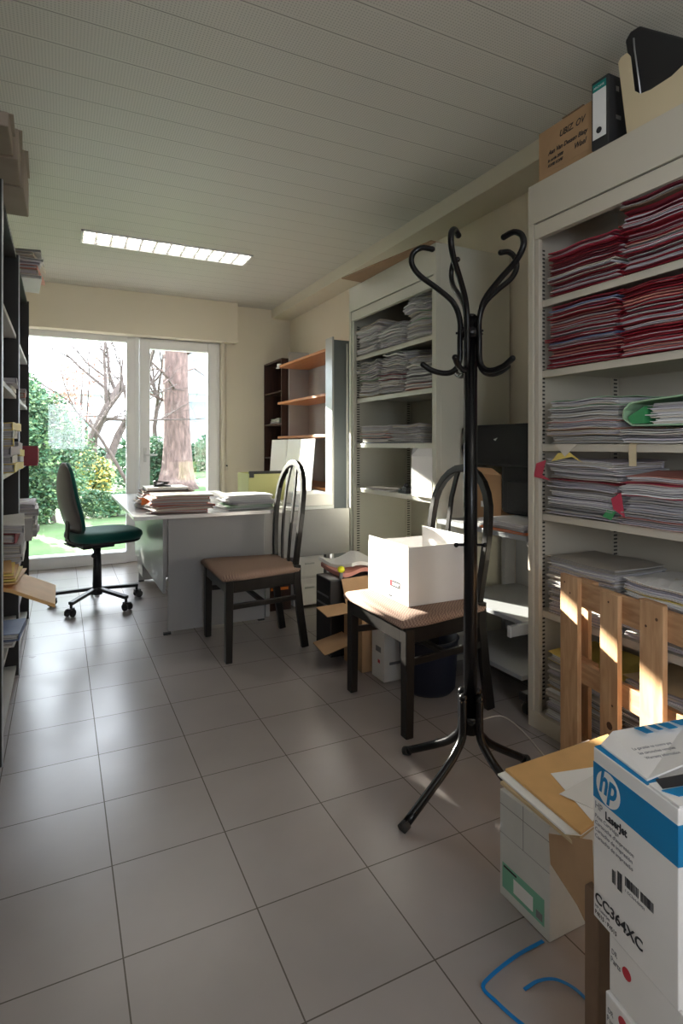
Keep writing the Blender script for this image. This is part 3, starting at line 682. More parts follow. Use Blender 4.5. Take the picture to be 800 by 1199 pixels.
# olive suspension-file box
ob = thing('suspension_file_box', 'olive translucent file box with dark top rail behind the desk', 'file box', (1.40, 3.98, .7225))
MB().box(1.28, 1.58, 4.20, 4.215, .71, .93, 'olive').box(1.28, 1.285, 4.215, 4.5, .71, .93, 'olive').box(1.575, 1.58, 4.215, 4.5, .71, .93, 'olive').box(1.285, 1.575, 4.485, 4.5, .71, .93, 'olive').box(1.28, 1.58, 4.2, 4.5, .70, .71, 'olive').build('box_body', ob, .003)
MB().tube([(1.285, 4.205, .938), (1.6, 4.205, .938)], .012, 'edge', 8).box(1.285, 1.32, 4.19, 4.20, .90, .94, 'edge').build('top_rail', ob)
sd = thing('side_table', 'low dark table behind the desk carrying the olive file box', 'table', (1.45, 4.5, 0))
MB().box(1.275, 1.70, 4.205, 4.7, .68, .699, 'desk').build('tabletop', sd, .002)
for a, b in ((1.28, 4.22), (1.67, 4.22), (1.28, 4.66), (1.67, 4.66)): MB().box(a, a+.03, b, b+.03, 0, .68, 'desk').build('leg', sd, .002)
# two white boards leaning on the bookcase
wb1 = MB().prism([(1.82, 5.48, .0), (1.82, 5.02, 0), (1.872, 4.945, 1.2), (1.872, 5.36, 1.2)], (.008, 0, 0), 'bright')
one('white_board', 'white panel leaning upright before the dark bookcase', 'board', wb1, loc=(1.84, 5.2, 0), bevel=.001)
wb2 = MB().prism([(1.81, 4.98, .0), (1.81, 4.40, 0), (1.872, 4.30, 1.2), (1.872, 4.925, 1.2)], (.008, 0, 0), 'bright')
one('white_board', 'white panel leaning upright before the orange shelves', 'board', wb2, loc=(1.84, 4.6, 0), bevel=.001)
# dark bookcase in the corner
bc = thing('bookcase', 'dark brown bookcase in the far corner beside the wall', 'bookcase', (2.1, 5.7, 0))
bx0, bx1, by0, by1 = 1.98, 2.27, 5.38, 5.93
MB().box(bx0, bx1, by1-.018, by1, 0, 2.02, 'darkwood').build('side_panel', bc, .001)
MB().box(bx0, bx1, by0, by0+.018, 0, 2.02, 'darkwood').build('side_panel', bc, .001)
MB().box(bx0, bx1, by0+.018, by1-.018, 2.0, 2.02, 'darkwood').build('top_board', bc, .001)
MB().box(bx1-.006, bx1, by0+.018, by1-.018, 0, 2.0, 'darkwood').build('back_panel', bc)
for z in (.3, .68, 1.02, 1.37, 1.70): MB().box(bx0+.005, bx1-.006, by0+.018, by1-.018, z-.018, z, 'darkwood').build('shelf', bc, .001)
stack(2.0, 5.50, 1.37, .22, .30, [.012, .012, .02], ['paper4', 'paper', 'green'], 'small pile in the corner bookcase', 'papers in the small pile in the corner bookcase', 60, amp=.006)
# orange shelves with grey uprights
og = thing('shelf_rack', 'shelf rack with orange-brown boards and grey side panels near the far corner', 'shelf rack', (2.1, 4.8, 0))
ox0, ox1 = 1.94, 2.26
MB().box(ox0+.10, ox1, 5.33, 5.35, 0, 2.08, 'greyside').build('side_panel', og, .001)
MB().box(ox1-.008, ox1, 4.60, 5.33, 0, 1.95, 'greyside').build('back_panel', og)
MB().box(ox1-.012, ox1-.008, 4.72, 4.80, 0, 1.95, 'edge').box(ox1-.012, ox1-.008, 4.15, 4.60, 0, 1.93, 'greyside').build('back_strip', og)
MB().box(ox0, ox1, 4.12, 4.14, 0, 1.97, 'darkwood').build('side_panel', og, .001)
for z, xx in ((.80, 0), (1.235, 0), (1.57, 0), (1.93, 0)):
    MB().box(ox0-.02, ox1-.012, 4.14, 5.33, z-.022, z, 'orangewood').build('shelf', og, .001)
MB().box(ox0+.02, ox1-.015, 4.15, 4.9, .02, .05, 'darkwood').build('shelf', og, .001)
# white paint-splash / lamp clip at left end of the top board
one('white_clip', 'small white clip at the far front end of the topmost orange shelf', 'clip', MB().box(1.905, 1.94, 5.27, 5.31, 1.91, 1.945, 'bright').box(1.90, 1.93, 5.29, 5.33, 1.90, 1.91, 'bright'), loc=(1.92, 5.29, 1.91), bevel=.004)
# tall grey folding panel
tg = thing('tall_cupboard', 'tall slim blue-grey cupboard between the orange shelves and the middle cabinet', 'cupboard', (2.05, 3.85, 0))
MB().box(1.892, 2.25, 3.985, 4.10, 0, 1.965, 'tallgrey').build('body', tg, .003)
MB().box(1.876, 1.892, 3.975, 4.10, 0, 1.985, 'alu').build('edge_strip', tg, .002)
MB().box(2.00, 2.012, 3.973, 3.985, 0, 1.94, 'shelfgrey').build('edge_strip', tg, .002)
# ------------------------------------------------------------------ desk paper stacks, books, punch
def table_stack(x, y, z, L, W, ths, covers, where, seed, **k):
    rest = dict(amp=.006, rj=.12, fan=.028, xj=.022); rest.update(k)
    return stack(x, y, z, L, W, ths, covers, where, 'files in the '+where, seed, **rest)
table_stack(.50, 3.50, .739, .34, .26, [.014, .012, .014, .013, .015, .014, .012], ['salmon', 'paper3', 'salmon', 'salmon', 'paper3', 'salmon', 'paper3'], 'untidy salmon pile on the desk', 71, rj=.2)
table_stack(.95, 3.52, .739, .30, .25, [.01, .012, .01, .012, .010, .012, .012], ['paper', 'green', 'paper', 'paper2', 'bright', 'bright', 'bright'], 'loose white pile on the desk', 72, rj=.2, whites=['paper', 'bright', 'paper'], fan=.03, xj=.03)
zt = table_stack(.47, 3.84, .739, .33, .25, [.03, .028, .022], ['salmon', 'orange', 'salmon'], 'pile behind the salmon papers on the desk', 73, rj=.03)
for i, (dz, c, lab) in enumerate([(0, 'carddk', 'dark red brown ring binder lying flat on the desk, lower of two'), (.024, 'ink', 'dark book with white top lying on the upper ring binder on the desk')]):
    b = MB().box(.475+.02*i, .80-.04*i, 3.85, 4.09, zt+dz, zt+dz+.005, c).box(.48+.02*i, .79-.04*i, 3.855, 4.085, zt+dz+.005, zt+dz+.018, 'paper').box(.475+.02*i, .80-.04*i, 3.85, 4.09, zt+dz+.018, zt+dz+.0235, c if i == 0 else 'bright')
    one('book', lab, 'book', b, loc=(.63, 3.97, zt+dz))
pn = MB().bar((.56, 3.93, zt+.055), (.64, 3.97, zt+.068), .035, .012, 'blackp').box(.55, .66, 3.92, 3.98, zt+.049, zt+.055, 'blackp').bar((.56, 3.94, zt+.055), (.56, 3.94, zt+.085), .02, .02, 'blackp').bar((.555, 3.93, zt+.085), (.65, 3.96, zt+.072), .025, .008, 'blackp')
one('hole_punch', 'black hole punch lying on top of the books on the desk', 'hole punch', pn, loc=(.6, 3.95, zt+.049), bevel=.002)
og_ = MB().box(.462, .468, 3.86, 3.93, .765, .815, 'orange'); one('orange_tab', 'bright orange divider tab sticking out of the pile on the desk', 'tab', MB().prism([(.46, 3.83, .765), (.53, 3.825, .77), (.535, 3.825, .81), (.465, 3.83, .815)], (0, .003, 0), 'orange'), loc=(.5, 3.83, .765))

# ------------------------------------------------------------------ office chair
oc = thing('office_chair', 'green swivel office chair with black five-star base at the window', 'office chair', (.235, 4.47, 0))
cx, cy = .235, 4.47
for k in range(5):
    a = R(18+72*k-16); d = Vector((math.cos(a), math.sin(a), 0)); p = Vector((cx, cy, 0))
    lg = MB().bar(p+d*.03+Vector((0, 0, .115)), p+d*.30+Vector((0, 0, .088)), .036, .022, 'blackp').tube([p+d*.295+Vector((0, 0, .085)), p+d*.295+Vector((0, 0, .055))], .010, 'blackp', 8).build('base_leg', oc, .003)
    sd_ = Vector((-d.y, d.x, 0))
    cs = MB()
    for s_ in (-1, 1):
        c0 = p+d*.305+sd_*s_*.014+Vector((0, 0, .026)); cs.tube([c0, c0+sd_*s_*.014], .0255, 'rubber', 14)
    cs.obox(p+d*.30+Vector((0, 0, .045)), d*.022, sd_*.016, Vector((0, 0, .012)), 'blackp')
    cs.build('caster', lg)
MB().lathe([(.036, .075), (.038, .125), (.026, .135)], (cx, cy, 0), 'blackp').lathe([(.016, .055), (.016, .08)], (cx, cy, 0), 'alu').build('base_hub', oc)
MB().lathe([(.031, .13), (.029, .25), (.024, .42)], (cx, cy, 0), 'blackp').build('gas_column', oc)
MB().box(cx-.12, cx+.10, cy-.07, cy+.07, .415, .445, 'blackp').box(cx-.20, cx+.14, cy-.10, cy+.10, .443, .455, 'blackp').build('mechanism', oc, .012)
MB().tube([(cx-.06, cy-.07, .43), (cx-.07, cy-.17, .415), (cx-.09, cy-.2, .40)], .005, 'blackp', 8).lathe([(.004, 0), (.018, .01), (.018, .02), (.006, .035)], (cx-.09, cy-.2, .375), 'blackp', 12).build('lever', oc)
# cushion seat
def cushion(c, rx, ry, t, mt, n=28, tilt=0):
    mb = MB(); prof = []
    def pt(a, s_, z): 
        e = 2/3.4; ca, sa = math.cos(a), math.sin(a)
        return Vector((c[0]+s_*rx*math.copysign(abs(ca)**e, ca), c[1]+s_*ry*math.copysign(abs(sa)**e, sa), c[2]+z+tilt*ca*s_*rx))
    k = mb.m(mt); rings = [(.84, -t/2), (.95, -t*.42), (1.0, -.1*t), (.985, .25*t), (.90, .45*t), (.6, .5*t), (.2, .46*t)]
    for s_, z in rings:
        for j in range(n): mb.v.append(pt(2*math.pi*j/n, s_, z))
    for i in range(len(rings)-1):
        for j in range(n): mb.face([i*n+j, i*n+(j+1) % n, (i+1)*n+(j+1) % n, (i+1)*n+j], k, True)
    mb.face(list(range(n))[::-1], k, True); mb.face([(len(rings)-1)*n+j for j in range(n)], k, True)
    return mb
cushion((cx+.045, cy, .505), .245, .235, .075, 'skin_green').build('seat', oc)
cushion((cx+.04, cy, .468), .235, .225, .03, 'blackp').build('seat_shell', oc)
# backrest: padded panel facing +X
def backpad(mt, x_off, th, sc=1.):
    mb = MB(); k = mb.m(mt); NZ, NY = 14, 14; n0 = 0
    prof = [(0, .12), (.04, .165), (.15, .195), (.3, .205), (.5, .19), (.7, .165), (.85, .13), (.95, .085), (1., .03)]
    def hw(t):
        for (a, wa), (b, wb_) in zip(prof, prof[1:]):
            if t <= b: return (wa+(wb_-wa)*(t-a)/(b-a))*sc
        return .03
    ring = 16
    for i in range(NZ+1):
        t = i/NZ; z = .535+t*.49; w = hw(t); xc = cx-.155+x_off-.06*math.sin(t*math.pi*.9)*.5-.05*(t-.3)*1.2
        tt = th*(.45+.55*math.sin(min(1, max(0, t*.9+.08))*math.pi))
        for j in range(ring):
            a = 2*math.pi*j/ring; yy = w*math.cos(a); xx = tt*math.sin(a)
            mb.v.append(Vector((xc+xx+.10*yy*yy*4*.6, cy+yy, z)))
    for i in range(NZ):
        for j in range(ring): mb.face([i*ring+j, i*ring+(j+1) % ring, (i+1)*ring+(j+1) % ring, (i+1)*ring+j], k, True)
    mb.face(list(range(ring))[::-1], k, True); mb.face([NZ*ring+j for j in range(ring)], k, True)
    return mb
backpad('skin_green', .0, .036).build('backrest', oc)
backpad('seatback', -.022, .026, 1.0).build('back_shell', oc)
MB().rectpath([(cx-.06, cy, .45), (cx-.17, cy, .455), (cx-.205, cy, .50), (cx-.20, cy, .60), (cx-.19, cy, .72)], .06, .012, 'blackp', (0, 1, 0)).build('back_bracket', oc)

oc.rotation_euler.z = R(16)
# ------------------------------------------------------------------ dining chairs
def dining_chair(ox, oy, label, rz=0.):
    t = thing('dining_chair', label, 'chair', (ox, oy, 0), rz, None); t['_o'] = (0, 0, 0)
    W2 = .235
    for s_ in (-1, 1):
        MB().prism([(0, s_*W2-.02, 0), (.036, s_*W2-.02, 0), (.042, s_*W2-.022, .43), (0, s_*W2-.022, .43)], (0, .042, 0), 'chairw').build('leg', t, .004)
        pts = [(.475, s_*.185, 0), (.445, s_*.186, .2), (.425, s_*.187, .38), (.425, s_*.187, .47)]
        MB().rectpath(pts, .028, .042, 'chairw', (0, 1, 0)).build('leg', t, .003)
    # apron
    MB().box(.005, .027, -W2+.02, W2-.02, .365, .43, 'chairw').build('apron', t, .003)
    MB().box(.415, .435, -.17, .17, .375, .43, 'chairw').build('apron', t, .003)
    for s_ in (-1, 1):
        MB().bar((.03, s_*(W2-.008), .397), (.42, s_*.185, .397), .022, .065, 'chairw').build('apron', t, .003)
        MB().bar((.03, s_*(W2-.004), .29), (.44, s_*.186, .29), .018, .028, 'chairw').build('stretcher', t, .003)
    MB().box(.21, .235, -.21, .21, .278, .30, 'chairw').build('stretcher', t, .003)
    # arch back
    def bx(z): 
        q = (z-.47)/.6; return .425+.02*q+.045*q*q
    path = []
    A = .205
    path.append((-.172, .47)); path += [(-.186, .56), (-.200, .66), (-.207, .76), (-.203, .83)]
    for k in range(1, 12):
        a = math.pi*(1-k/12); path.append((math.cos(a)*.203, .83+math.sin(a)*.213))
    path += [(.203, .83), (.207, .76), (.200, .66), (.186, .56), (.172, .47)]
    mb = MB(); k = mb.m('chairw'); n0 = len(mb.v); pv = [Vector((bx(z), y, z)) for y, z in path]
    N = len(pv)
    for i, p in enumerate(pv):
        tg_ = (pv[min(i+1, N-1)]-pv[max(i-1, 0)]).normalized(); nx_ = Vector((1, 0, -.15)).normalized(); s2 = tg_.cross(nx_).normalized(); nn = s2.cross(tg_).normalized()
        for a, b in ((-1, -1), (1, -1), (1, 1), (-1, 1)): mb.v.append(p+s2*a*.017+nn*b*.014)
    for i in range(N-1):
        for j in range(4): mb.face([i*4+j, i*4+(j+1) % 4, (i+1)*4+(j+1) % 4, (i+1)*4+j], k, False)
    mb.build('back_arch', t, .003)
    for s_ in (-1, 1):
        pts = [(bx(.47)+.0, s_*.045, .44), (bx(.6), s_*.062, .6), (bx(.76), s_*.072, .76), (bx(.9), s_*.068, .9), (bx(1.0), s_*.05, 1.0), (bx(1.03), s_*.042, 1.028)]
        MB().rectpath(pts, .026, .012, 'chairw', (0, 1, 0)).build('back_slat', t, .002)
    # padded seat
    sm = MB(); k = sm.m('fabric')
    def outline(g):
        return [(-.018-g, -W2-.018-g), (-.018-g, W2+.018+g), (.10, W2+.022+g), (.44+g, .20+g*.6), (.455+g, 0), (.44+g, -.20-g*.6), (.10, -W2-.022-g)]
    levels = [(-.012, .43), (.0, .436), (.002, .452), (-.012, .466), (-.06, .472)]
    for g, z in levels:
        for x, y in outline(g): sm.v.append(Vector((x, y, z)))
    m_ = 7
    for i in range(len(levels)-1):
        for j in range(m_): sm.face([i*m_+j, i*m_+(j+1) % m_, (i+1)*m_+(j+1) % m_, (i+1)*m_+j], k, True)
    sm.face(list(range(m_))[::-1], k); sm.face([(len(levels)-1)*m_+j for j in range(m_)], k, True)
    sm.build('seat', t, .0)
    return t
ch1 = dining_chair(.775, 3.20, 'dark wooden dining chair with empty beige seat, in front of the desk', 0)
# duplicate with own label
r_ = ch1.copy(); C.objects.link(r_); r_.location = (1.205, 2.135, 0); r_['label'] = 'dark wooden dining chair with a white box on its seat, behind the coat rack'
for ch in list(ch1.children):
    c_ = ch.copy(); C.objects.link(c_); c_.parent = r_
ch1['group'] = 'matching arch-backed dining chairs'; r_['group'] = 'matching arch-backed dining chairs'

# white open box on chair 2
wb_ = thing('open_white_box', 'white open-topped cardboard box sitting on the dining chair seat', 'box', (1.45, 2.18, .474))
x0, x1, y0, y1, z0, z1, tt = 1.30, 1.605, 2.01, 2.355, .474, .722, .005
MB().box(x0, x1, y0, y1, z0, z0+tt, 'whitebox').box(x0, x1, y0, y0+tt, z0+tt, z1, 'whitebox').box(x0, x1, y1-tt, y1, z0+tt, z1-.02, 'whitebox').box(x0, x0+tt, y0+tt, y1-tt, z0+tt, z1+.004, 'whitebox').box(x1-tt, x1, y0+tt, y1-tt, z0+tt, z1+.03, 'whitebox').build('box_body', wb_, .001)
MB().box(x0-.0008, x0, 2.075, 2.16, .533, .56, 'ink').box(x0-.0012, x0-.0008, 2.14, 2.158, .537, .556, 'reddot').box(x0-.0012, x0-.0008, 2.08, 2.137, .548, .553, 'bright').box(x0-.0012, x0-.0008, 2.085, 2.137, .540, .544, 'bright').build('logo_print', wb_)
MB().box(x0-.0008, x0, 2.14, 2.17, .486, .492, 'ink').build('print', wb_)

# ------------------------------------------------------------------ coat rack
rcx, rcy = 1.213, 1.501
rk = thing('coat_rack', 'tall black metal coat rack with curled hooks and four splayed legs', 'coat rack', (rcx, rcy, 0))
MB().tube([(rcx, rcy, .20), (rcx, rcy, 1.57)], .0225, 'black', 20).build('pole', rk)
MB().tube([(rcx, rcy, 1.50), (rcx, rcy, 1.535)], .033, 'black', 20).build('upper_collar', rk)
MB().tube([(rcx, rcy, 1.5705), (rcx, rcy, 1.58)], [.024, .016], 'black', 20).build('pole_cap', rk)
MB().tube([(rcx, rcy, .235), (rcx, rcy, .262)], .034, 'black', 20).build('lower_collar', rk)
MB().tube([(rcx-.04, rcy+.02, .82), (rcx+.04, rcy-.02, .82)], .004, 'black', 8).ball((rcx+.042, rcy-.021, .82), .008, 'black').ball((rcx-.042, rcy+.021, .82), .008, 'black').build('clamp_screw', rk)
def crom(pts, n=5):
    out = []
    P = [pts[0]]+pts+[pts[-1]]
    for i in range(1, len(P)-2):
        for k in range(n):
            t = k/n; a, b, c, d = [Vector(q) for q in P[i-1:i+3]]
            out.append(.5*((2*b)+(-a+c)*t+(2*a-5*b+4*c-d)*t*t+(-a+3*b-3*c+d)*t**3))
    out.append(Vector(pts[-1])); return out
for ca in (172, 240, 312, 24, 98):
    a = R(ca)-TH; d = Vector((math.cos(a), math.sin(a), 0))
    prof = [(.155, 1.418), (.125, 1.398), (.085, 1.388), (.055, 1.395), (.036, 1.425), (.034, 1.50), (.034, 1.56), (.055, 1.62), (.11, 1.672), (.165, 1.715), (.192, 1.755), (.188, 1.79), (.160, 1.808), (.125, 1.802)]
    pts = crom([Vector((rcx, rcy, z))+d*r for r, z in prof])
    MB().tube(pts, .0095, 'black', 12).ball(pts[0], .0098, 'black').ball(pts[-1], .0098, 'black').build('hook_arm', rk)
    MB().tube([Vector((rcx, rcy, 1.52))+d*.033, Vector((rcx, rcy, 1.52))+d*.048], .004, 'black', 8).build('hook_bolt', rk)
fv = Vector((.924-rcx, 1.444-rcy, 0)); fl_ = Vector((1.156-rcx, 1.79-rcy, 0))
for d in (fv, fl_, -fv, -fl_):
    L_ = d.length; d = d.normalized(); L_ = .30
    prof = [(.036, .325), (.036, .25), (.040, .20), (.065, .165), (.12, .12), (L_, .014)]
    pts = crom([Vector((rcx, rcy, z))+d*r for r, z in prof], 4)
    MB().tube(pts, .0135, 'black', 12).ball(pts[0], .0145, 'black').build('leg', rk)
    MB().tube([pts[-1]-d*.012+Vector((0, 0, .004)), pts[-1]+d*.012-Vector((0, 0, .005))], .0155, 'rubber', 12).build('foot', rk)

# ------------------------------------------------------------------ pallet leaning on the right cabinet
def PLp(s, z, o=0):   # along pallet plane: s from far end toward camera, o outward offset (toward -X), leaning
    a = R(10.5); d = Vector((-math.sin(a), -math.cos(a), 0)); n = Vector((-math.cos(a), math.sin(a), 0))
    lean = .0*z
    return Vector((1.699, 1.509, 0))+d*s+n*o+Vector((0, 0, z))
pl = thing('wooden_pallet', 'small pine wood pallet standing on edge, leaning against the steel cabinet of red folders', 'pallet', (1.6, 1.3, 0))
def plank(s0, s1, z0, z1, o0, o1, mt, name):
    off = PLp(0, 0, o1)-PLp(0, 0, o0)
    return MB().prism([PLp(s0, z0, o0), PLp(s1, z0, o0), PLp(s1, z1, o0), PLp(s0, z1, o0)], off, mt).build(name, pl, .0015)
def knots(p, pos):
    for s, z, r in pos:
        c = PLp(s, z, .0600); n = (PLp(0, 0, 1)-PLp(0, 0, 0))
        MB().tube([c, c+n*.0007], r, 'knot', 10).build('nail_head' if r < .008 else 'knot', p)
for (a, b, zt, kn) in [(.0, .094, .682, [(.025, .655, .0035), (.055, .622, .0035)]), (.205, .285, .668, [(.245, .64, .0035), (.25, .24, .013), (.262, .31, .004)]), (.375, .462, .684, [(.40, .61, .004), (.44, .64, .005), (.395, .262, .004), (.43, .268, .005)]), (.555, .64, .68, [])]:
    knots(plank(a, b, .004, zt, .042, .0596, 'pine', 'face_plank'), kn)
for z0, z1 in ((.58, .668), (.315, .388), (.02, .10)): plank(.0, .80, z0, z1, .022, .0415, 'pineh', 'stringer_board')
for s_ in (.04, .33, .62):
    for z0, z1 in ((.585, .672), (.315, .388), (.02, .10)): plank(s_, s_+.085, z0, z1, -.004, .0215, 'pineh', 'block')
for a, b in ((.03, .07), (.165, .215), (.33, .385), (.50, .56)): plank(a, b, .004, .64, -.020, -.0045, 'pine', 'back_plank')
# ------------------------------------------------------------------ boxes at lower right
# white box with green label
wg = thing('white_carton', 'white cardboard carton with green label standing on the tiles under the envelopes', 'box', (1.09, 1.05, 0))
a0 = R(0)
MB().box(1.012, 1.20, .969, 1.135, 0.001, .268, 'greybox').build('carton_body', wg, .002)
MB().box(1.0113, 1.012, .985, 1.125, .025, .088, 'label').build('green_label', wg)
MB().box(1.0109, 1.0113, 1.02, 1.085, .035, .07, 'bright').box(1.0109, 1.0113, 1.075, 1.12, .078, .083, 'ink').box(1.0109, 1.0113, .99, 1.01, .032, .05, 'inkgrey').build('label_print', wg)
MB().box(1.0116, 1.012, .969, 1.135, .232, .2335, 'inkgrey').box(1.0116, 1.012, 1.052, 1.0535, .16, .268, 'inkgrey').box(1.0116, 1.012, .969, 1.135, .16, .161, 'inkgrey').build('crease', wg)
# brown carton (behind the toner box) with a hanging flap
bcn = thing('brown_carton', 'flattened dark brown carton with a drooping torn flap, standing beside the toner box', 'box', (1.0, .73, 0))
MB().box(.872, 1.20, .722, .752, .001, .335, 'carddk').build('folded_body', bcn, .004)
def RP(u, v, zc):
    xc = (u-400)/668.; return Vector(((xc*math.cos(TH)+math.sin(TH))*zc, (-xc*math.sin(TH)+math.cos(TH))*zc, H-(v-521)/668.*zc))
MB().prism([RP(643, 977, 1.27), RP(694, 985, 1.06), RP(698, 1085, 1.055), RP(703, 1130, 1.05), RP(697, 1104, 1.07), RP(676, 1060, 1.13), RP(645, 1012, 1.26)], (.002, .003, .0), 'card').build('flap', bcn)
# envelope pile on top
def env(pts, z, t, mt, label, zt=0):
    mb = MB(); mb.prism([(x, y, z+zt*(i in (1, 2))) for i, (x, y) in enumerate(pts)], (0, 0, t), mt)
    return one('envelope' if mt != 'paper' and mt != 'bright' else 'paper_sheet', label, 'envelope' if mt not in ('paper', 'bright') else 'paper', mb, loc=(pts[0][0], pts[0][1], z))
E0 = [(.925, .86), (1.05, 1.165), (1.30, 1.10), (1.20, .82)]
def EP(u, v, z):
    xc = (u-400)/668.; zz = -(v-521)/668.; x = xc*math.cos(TH)+math.sin(TH); y = -xc*math.sin(TH)+math.cos(TH); t = (z-H)/zz
    return (x*t, y*t)
zE = .346
env([EP(586, 918, zE), EP(694, 873, zE), EP(745, 930, zE), EP(672, 990, zE)], zE, .006, 'tan', 'buff envelope at the bottom of the pile on the white carton')
env([EP(583, 908, zE+.007), EP(690, 868, zE+.007), EP(745, 930, zE+.007), EP(681, 979, zE+.007), EP(662, 977, zE+.007)], zE+.007, .004, 'bright', 'white sheaf of paper between the buff envelopes')
env([EP(592, 903, zE+.012), EP(712, 862, zE+.012), EP(760, 920, zE+.012), EP(694, 968, zE+.012), EP(680, 978, zE+.012)], zE+.012, .006, 'manila', 'large orange buff envelope on top of the pile')
env([EP(645, 906, zE+.019), EP(712, 896, zE+.019), EP(735, 930, zE+.019), EP(700, 955, zE+.019), EP(694, 962, zE+.019)], zE+.019, .0012, 'bright', 'white letter sheet on the top envelope beside the toner box')
env([EP(655, 930, zE+.021), EP(700, 905, zE+.021), EP(725, 935, zE+.021), EP(696, 948, zE+.021)], zE+.021, .0010, 'paper', 'second letter sheet lying on the envelope beside the toner box')
# stack: two white parts boxes + toner box
ang = R(10.9); dd = Vector((-math.sin(ang), -math.cos(ang), 0)); nn = Vector((-math.cos(ang), math.sin(ang), 0)); PO = Vector((.838, .702, 0))
def fp(s, z, o=0): return PO+dd*s+nn*o+Vector((0, 0, z))     # point on the toner box's left face
def fbox(mb, s0, s1, z0, z1, depth, mt, o=0):
    return mb.prism([fp(s0, z0, o), fp(s1, z0, o), fp(s1, z1, o), fp(s0, z1, o)], -nn*depth, mt)
ptb = []
for i, (s0, z0, z1, o, lab) in enumerate([(.034, .001, .227, .004, 'white parts box with a round red mark, at the floor under the toner box'), (.036, .2285, .326, -.002, 'white parts box with a round red mark, directly under the toner box')]):
    t = thing('parts_box', lab, 'box', fp(.1, z0, -.1), 0, 'white boxes with red marks')
    fbox(MB(), s0, .24, z0, z1, .22, 'whitebox', o).build('box_body', t, .002)
    k = MB(); c = fp(s0+.040, z1-.036 if i else z1-.018, o); k.tube([c+nn*.0002, c+nn*.0009], .0095, 'reddot', 18).build('red_mark', t)
    text('Brother' if False else 'Parts', .014, t, 'lettering', 'inkgrey', frame(fp(s0+.004, z1-.045, o+.0008), dd, (0, 0, 1)), sx=.8)
    text('DR', .012, t, 'lettering', 'inkgrey', frame(fp(s0+.006, z1-.03, o+.0008), dd, (0, 0, 1)), sx=.8)
tb = thing('toner_box', 'blue and white toner cartridge box with large black lettering, top of the stack', 'box', fp(.09, .327, -.12))
z0, z1, Ls = .327, .625, .178; Dp = .24
b_ = MB(); fbox(b_, 0, Ls, z0, z1-.004, Dp, 'whitebox'); b_.build('box_body', tb, .0015)
# blue band on left face and on near face
bnd = MB(); bnd.prism([fp(0, .536, .0006), fp(Ls, .536, .0006), fp(Ls, .597, .0006), fp(0, .597, .0006)], -nn*.0005, 'hpblue')
e0 = fp(Ls+.0006, 0, .0006); bnd.prism([e0+Vector((0, 0, .536)), e0-nn*Dp+Vector((0, 0, .536)), e0-nn*Dp+Vector((0, 0, .597)), e0+Vector((0, 0, .597))], -dd*.0005, 'hpblue')
bnd.build('blue_band', tb)
def ftext(txt, s, z, size, mt='ink', nm='lettering', **k):
    return text(txt, size, tb, nm, mt, frame(fp(s, z, .0012), dd, (0, 0, 1)), **k)
disc = MB(); c = fp(.0365, .5665, .0008); n = 32
disc.prism([c+dd*math.cos(2*math.pi*j/n)*.028+Vector((0, 0, math.sin(2*math.pi*j/n)*.0285)) for j in range(n)], nn*.0004, 'whitebox'); disc.build('logo_disc', tb)
text('hp', .058, tb, 'logo_letters', 'hpblue', frame(fp(.0145, .556, .0014), dd, (0, 0, 1)), shear=.25, bold=.0018, sx=.70)
ftext('HP', .005, .519, .0175, 'inkgrey', sx=.85); ftext('LaserJet', .030, .514, .0185, bold=.0006, sx=.82)
for i, tx in enumerate(['Print Cartridge', "Cartouche d'impression", 'Cartucho de impresión', 'Cartucho de impressão', 'プリントカートリッジ']):
    if i < 4: ftext(tx, .005, .503-.0115*i, .0092, 'inkgrey')
ftext('CC364XC', .005, .357, .0245, bold=.0005, sx=1.02)
ftext('HP LaserJet', .005, .347, .0075, 'inkgrey'); ftext('P4015 · P4515', .005, .335, .0105, 'ink', sx=.85)
bar = MB(); rr = random.Random(5)
def bars(s0, s1, za, zb):
    s = s0
    while s < s1:
        w = rr.uniform(.0006, .0018); bar.prism([fp(s, za, .0006), fp(s+w, za, .0006), fp(s+w, zb, .0006), fp(s, zb, .0006)], nn*.0004, 'ink'); s += w+rr.uniform(.0006, .0014)
bars(.046, .054, .418, .440); bars(.058, .068, .416, .446); bars(.075, .103, .434, .449); bars(.108, .133, .434, .449)
bar.build('barcode', tb)
ftext('1', .075, .425, .006, 'inkgrey'); ftext('CC364-00901', .080, .425, .0065, 'inkgrey')
# lid flaps
MB().prism([fp(.004, z1-.002, -.012), fp(.112, z1-.002, -.008), fp(.115, z1+.018, -.10), fp(-.01, z1+.012, -.22), fp(-.012, z1+.008, -.05)], (0, 0, .003), 'whitebox').build('top_flap', tb)
MB().prism([fp(.12, z1-.003, -.004), fp(Ls, z1-.003, -.002), fp(Ls, z1+.0, -Dp), fp(.12, z1+.0, -Dp)], (0, 0, .003), 'whitebox').build('top_flap', tb)
MB().box(0, 0, 0, 0, 0, 0, 'ink') if False else None
MB().prism([fp(.0, z1-.0045, -.002), fp(.118, z1-.0045, -.002), fp(.118, z1-.0015, -.03), fp(.0, z1-.0015, -.03)], (0, 0, .0012), 'hpblue').build('inner_blue_edge', tb)
MB().prism([fp(.116, z1+.0005, -.02), fp(.138, z1+.0005, -.012), fp(.150, z1+.0030, -.22), fp(.120, z1+.0030, -.22)], (0, 0, .0012), 'ink').build('warning_stripe', tb)
MB().prism([fp(.142, z1+.0005, -.006), fp(.160, z1+.0005, -.02), fp(.165, z1+.003, -.2), fp(.145, z1+.003, -.2)], (0, 0, .0014), 'hpblue').build('blue_stripe', tb)
g_ = MB()
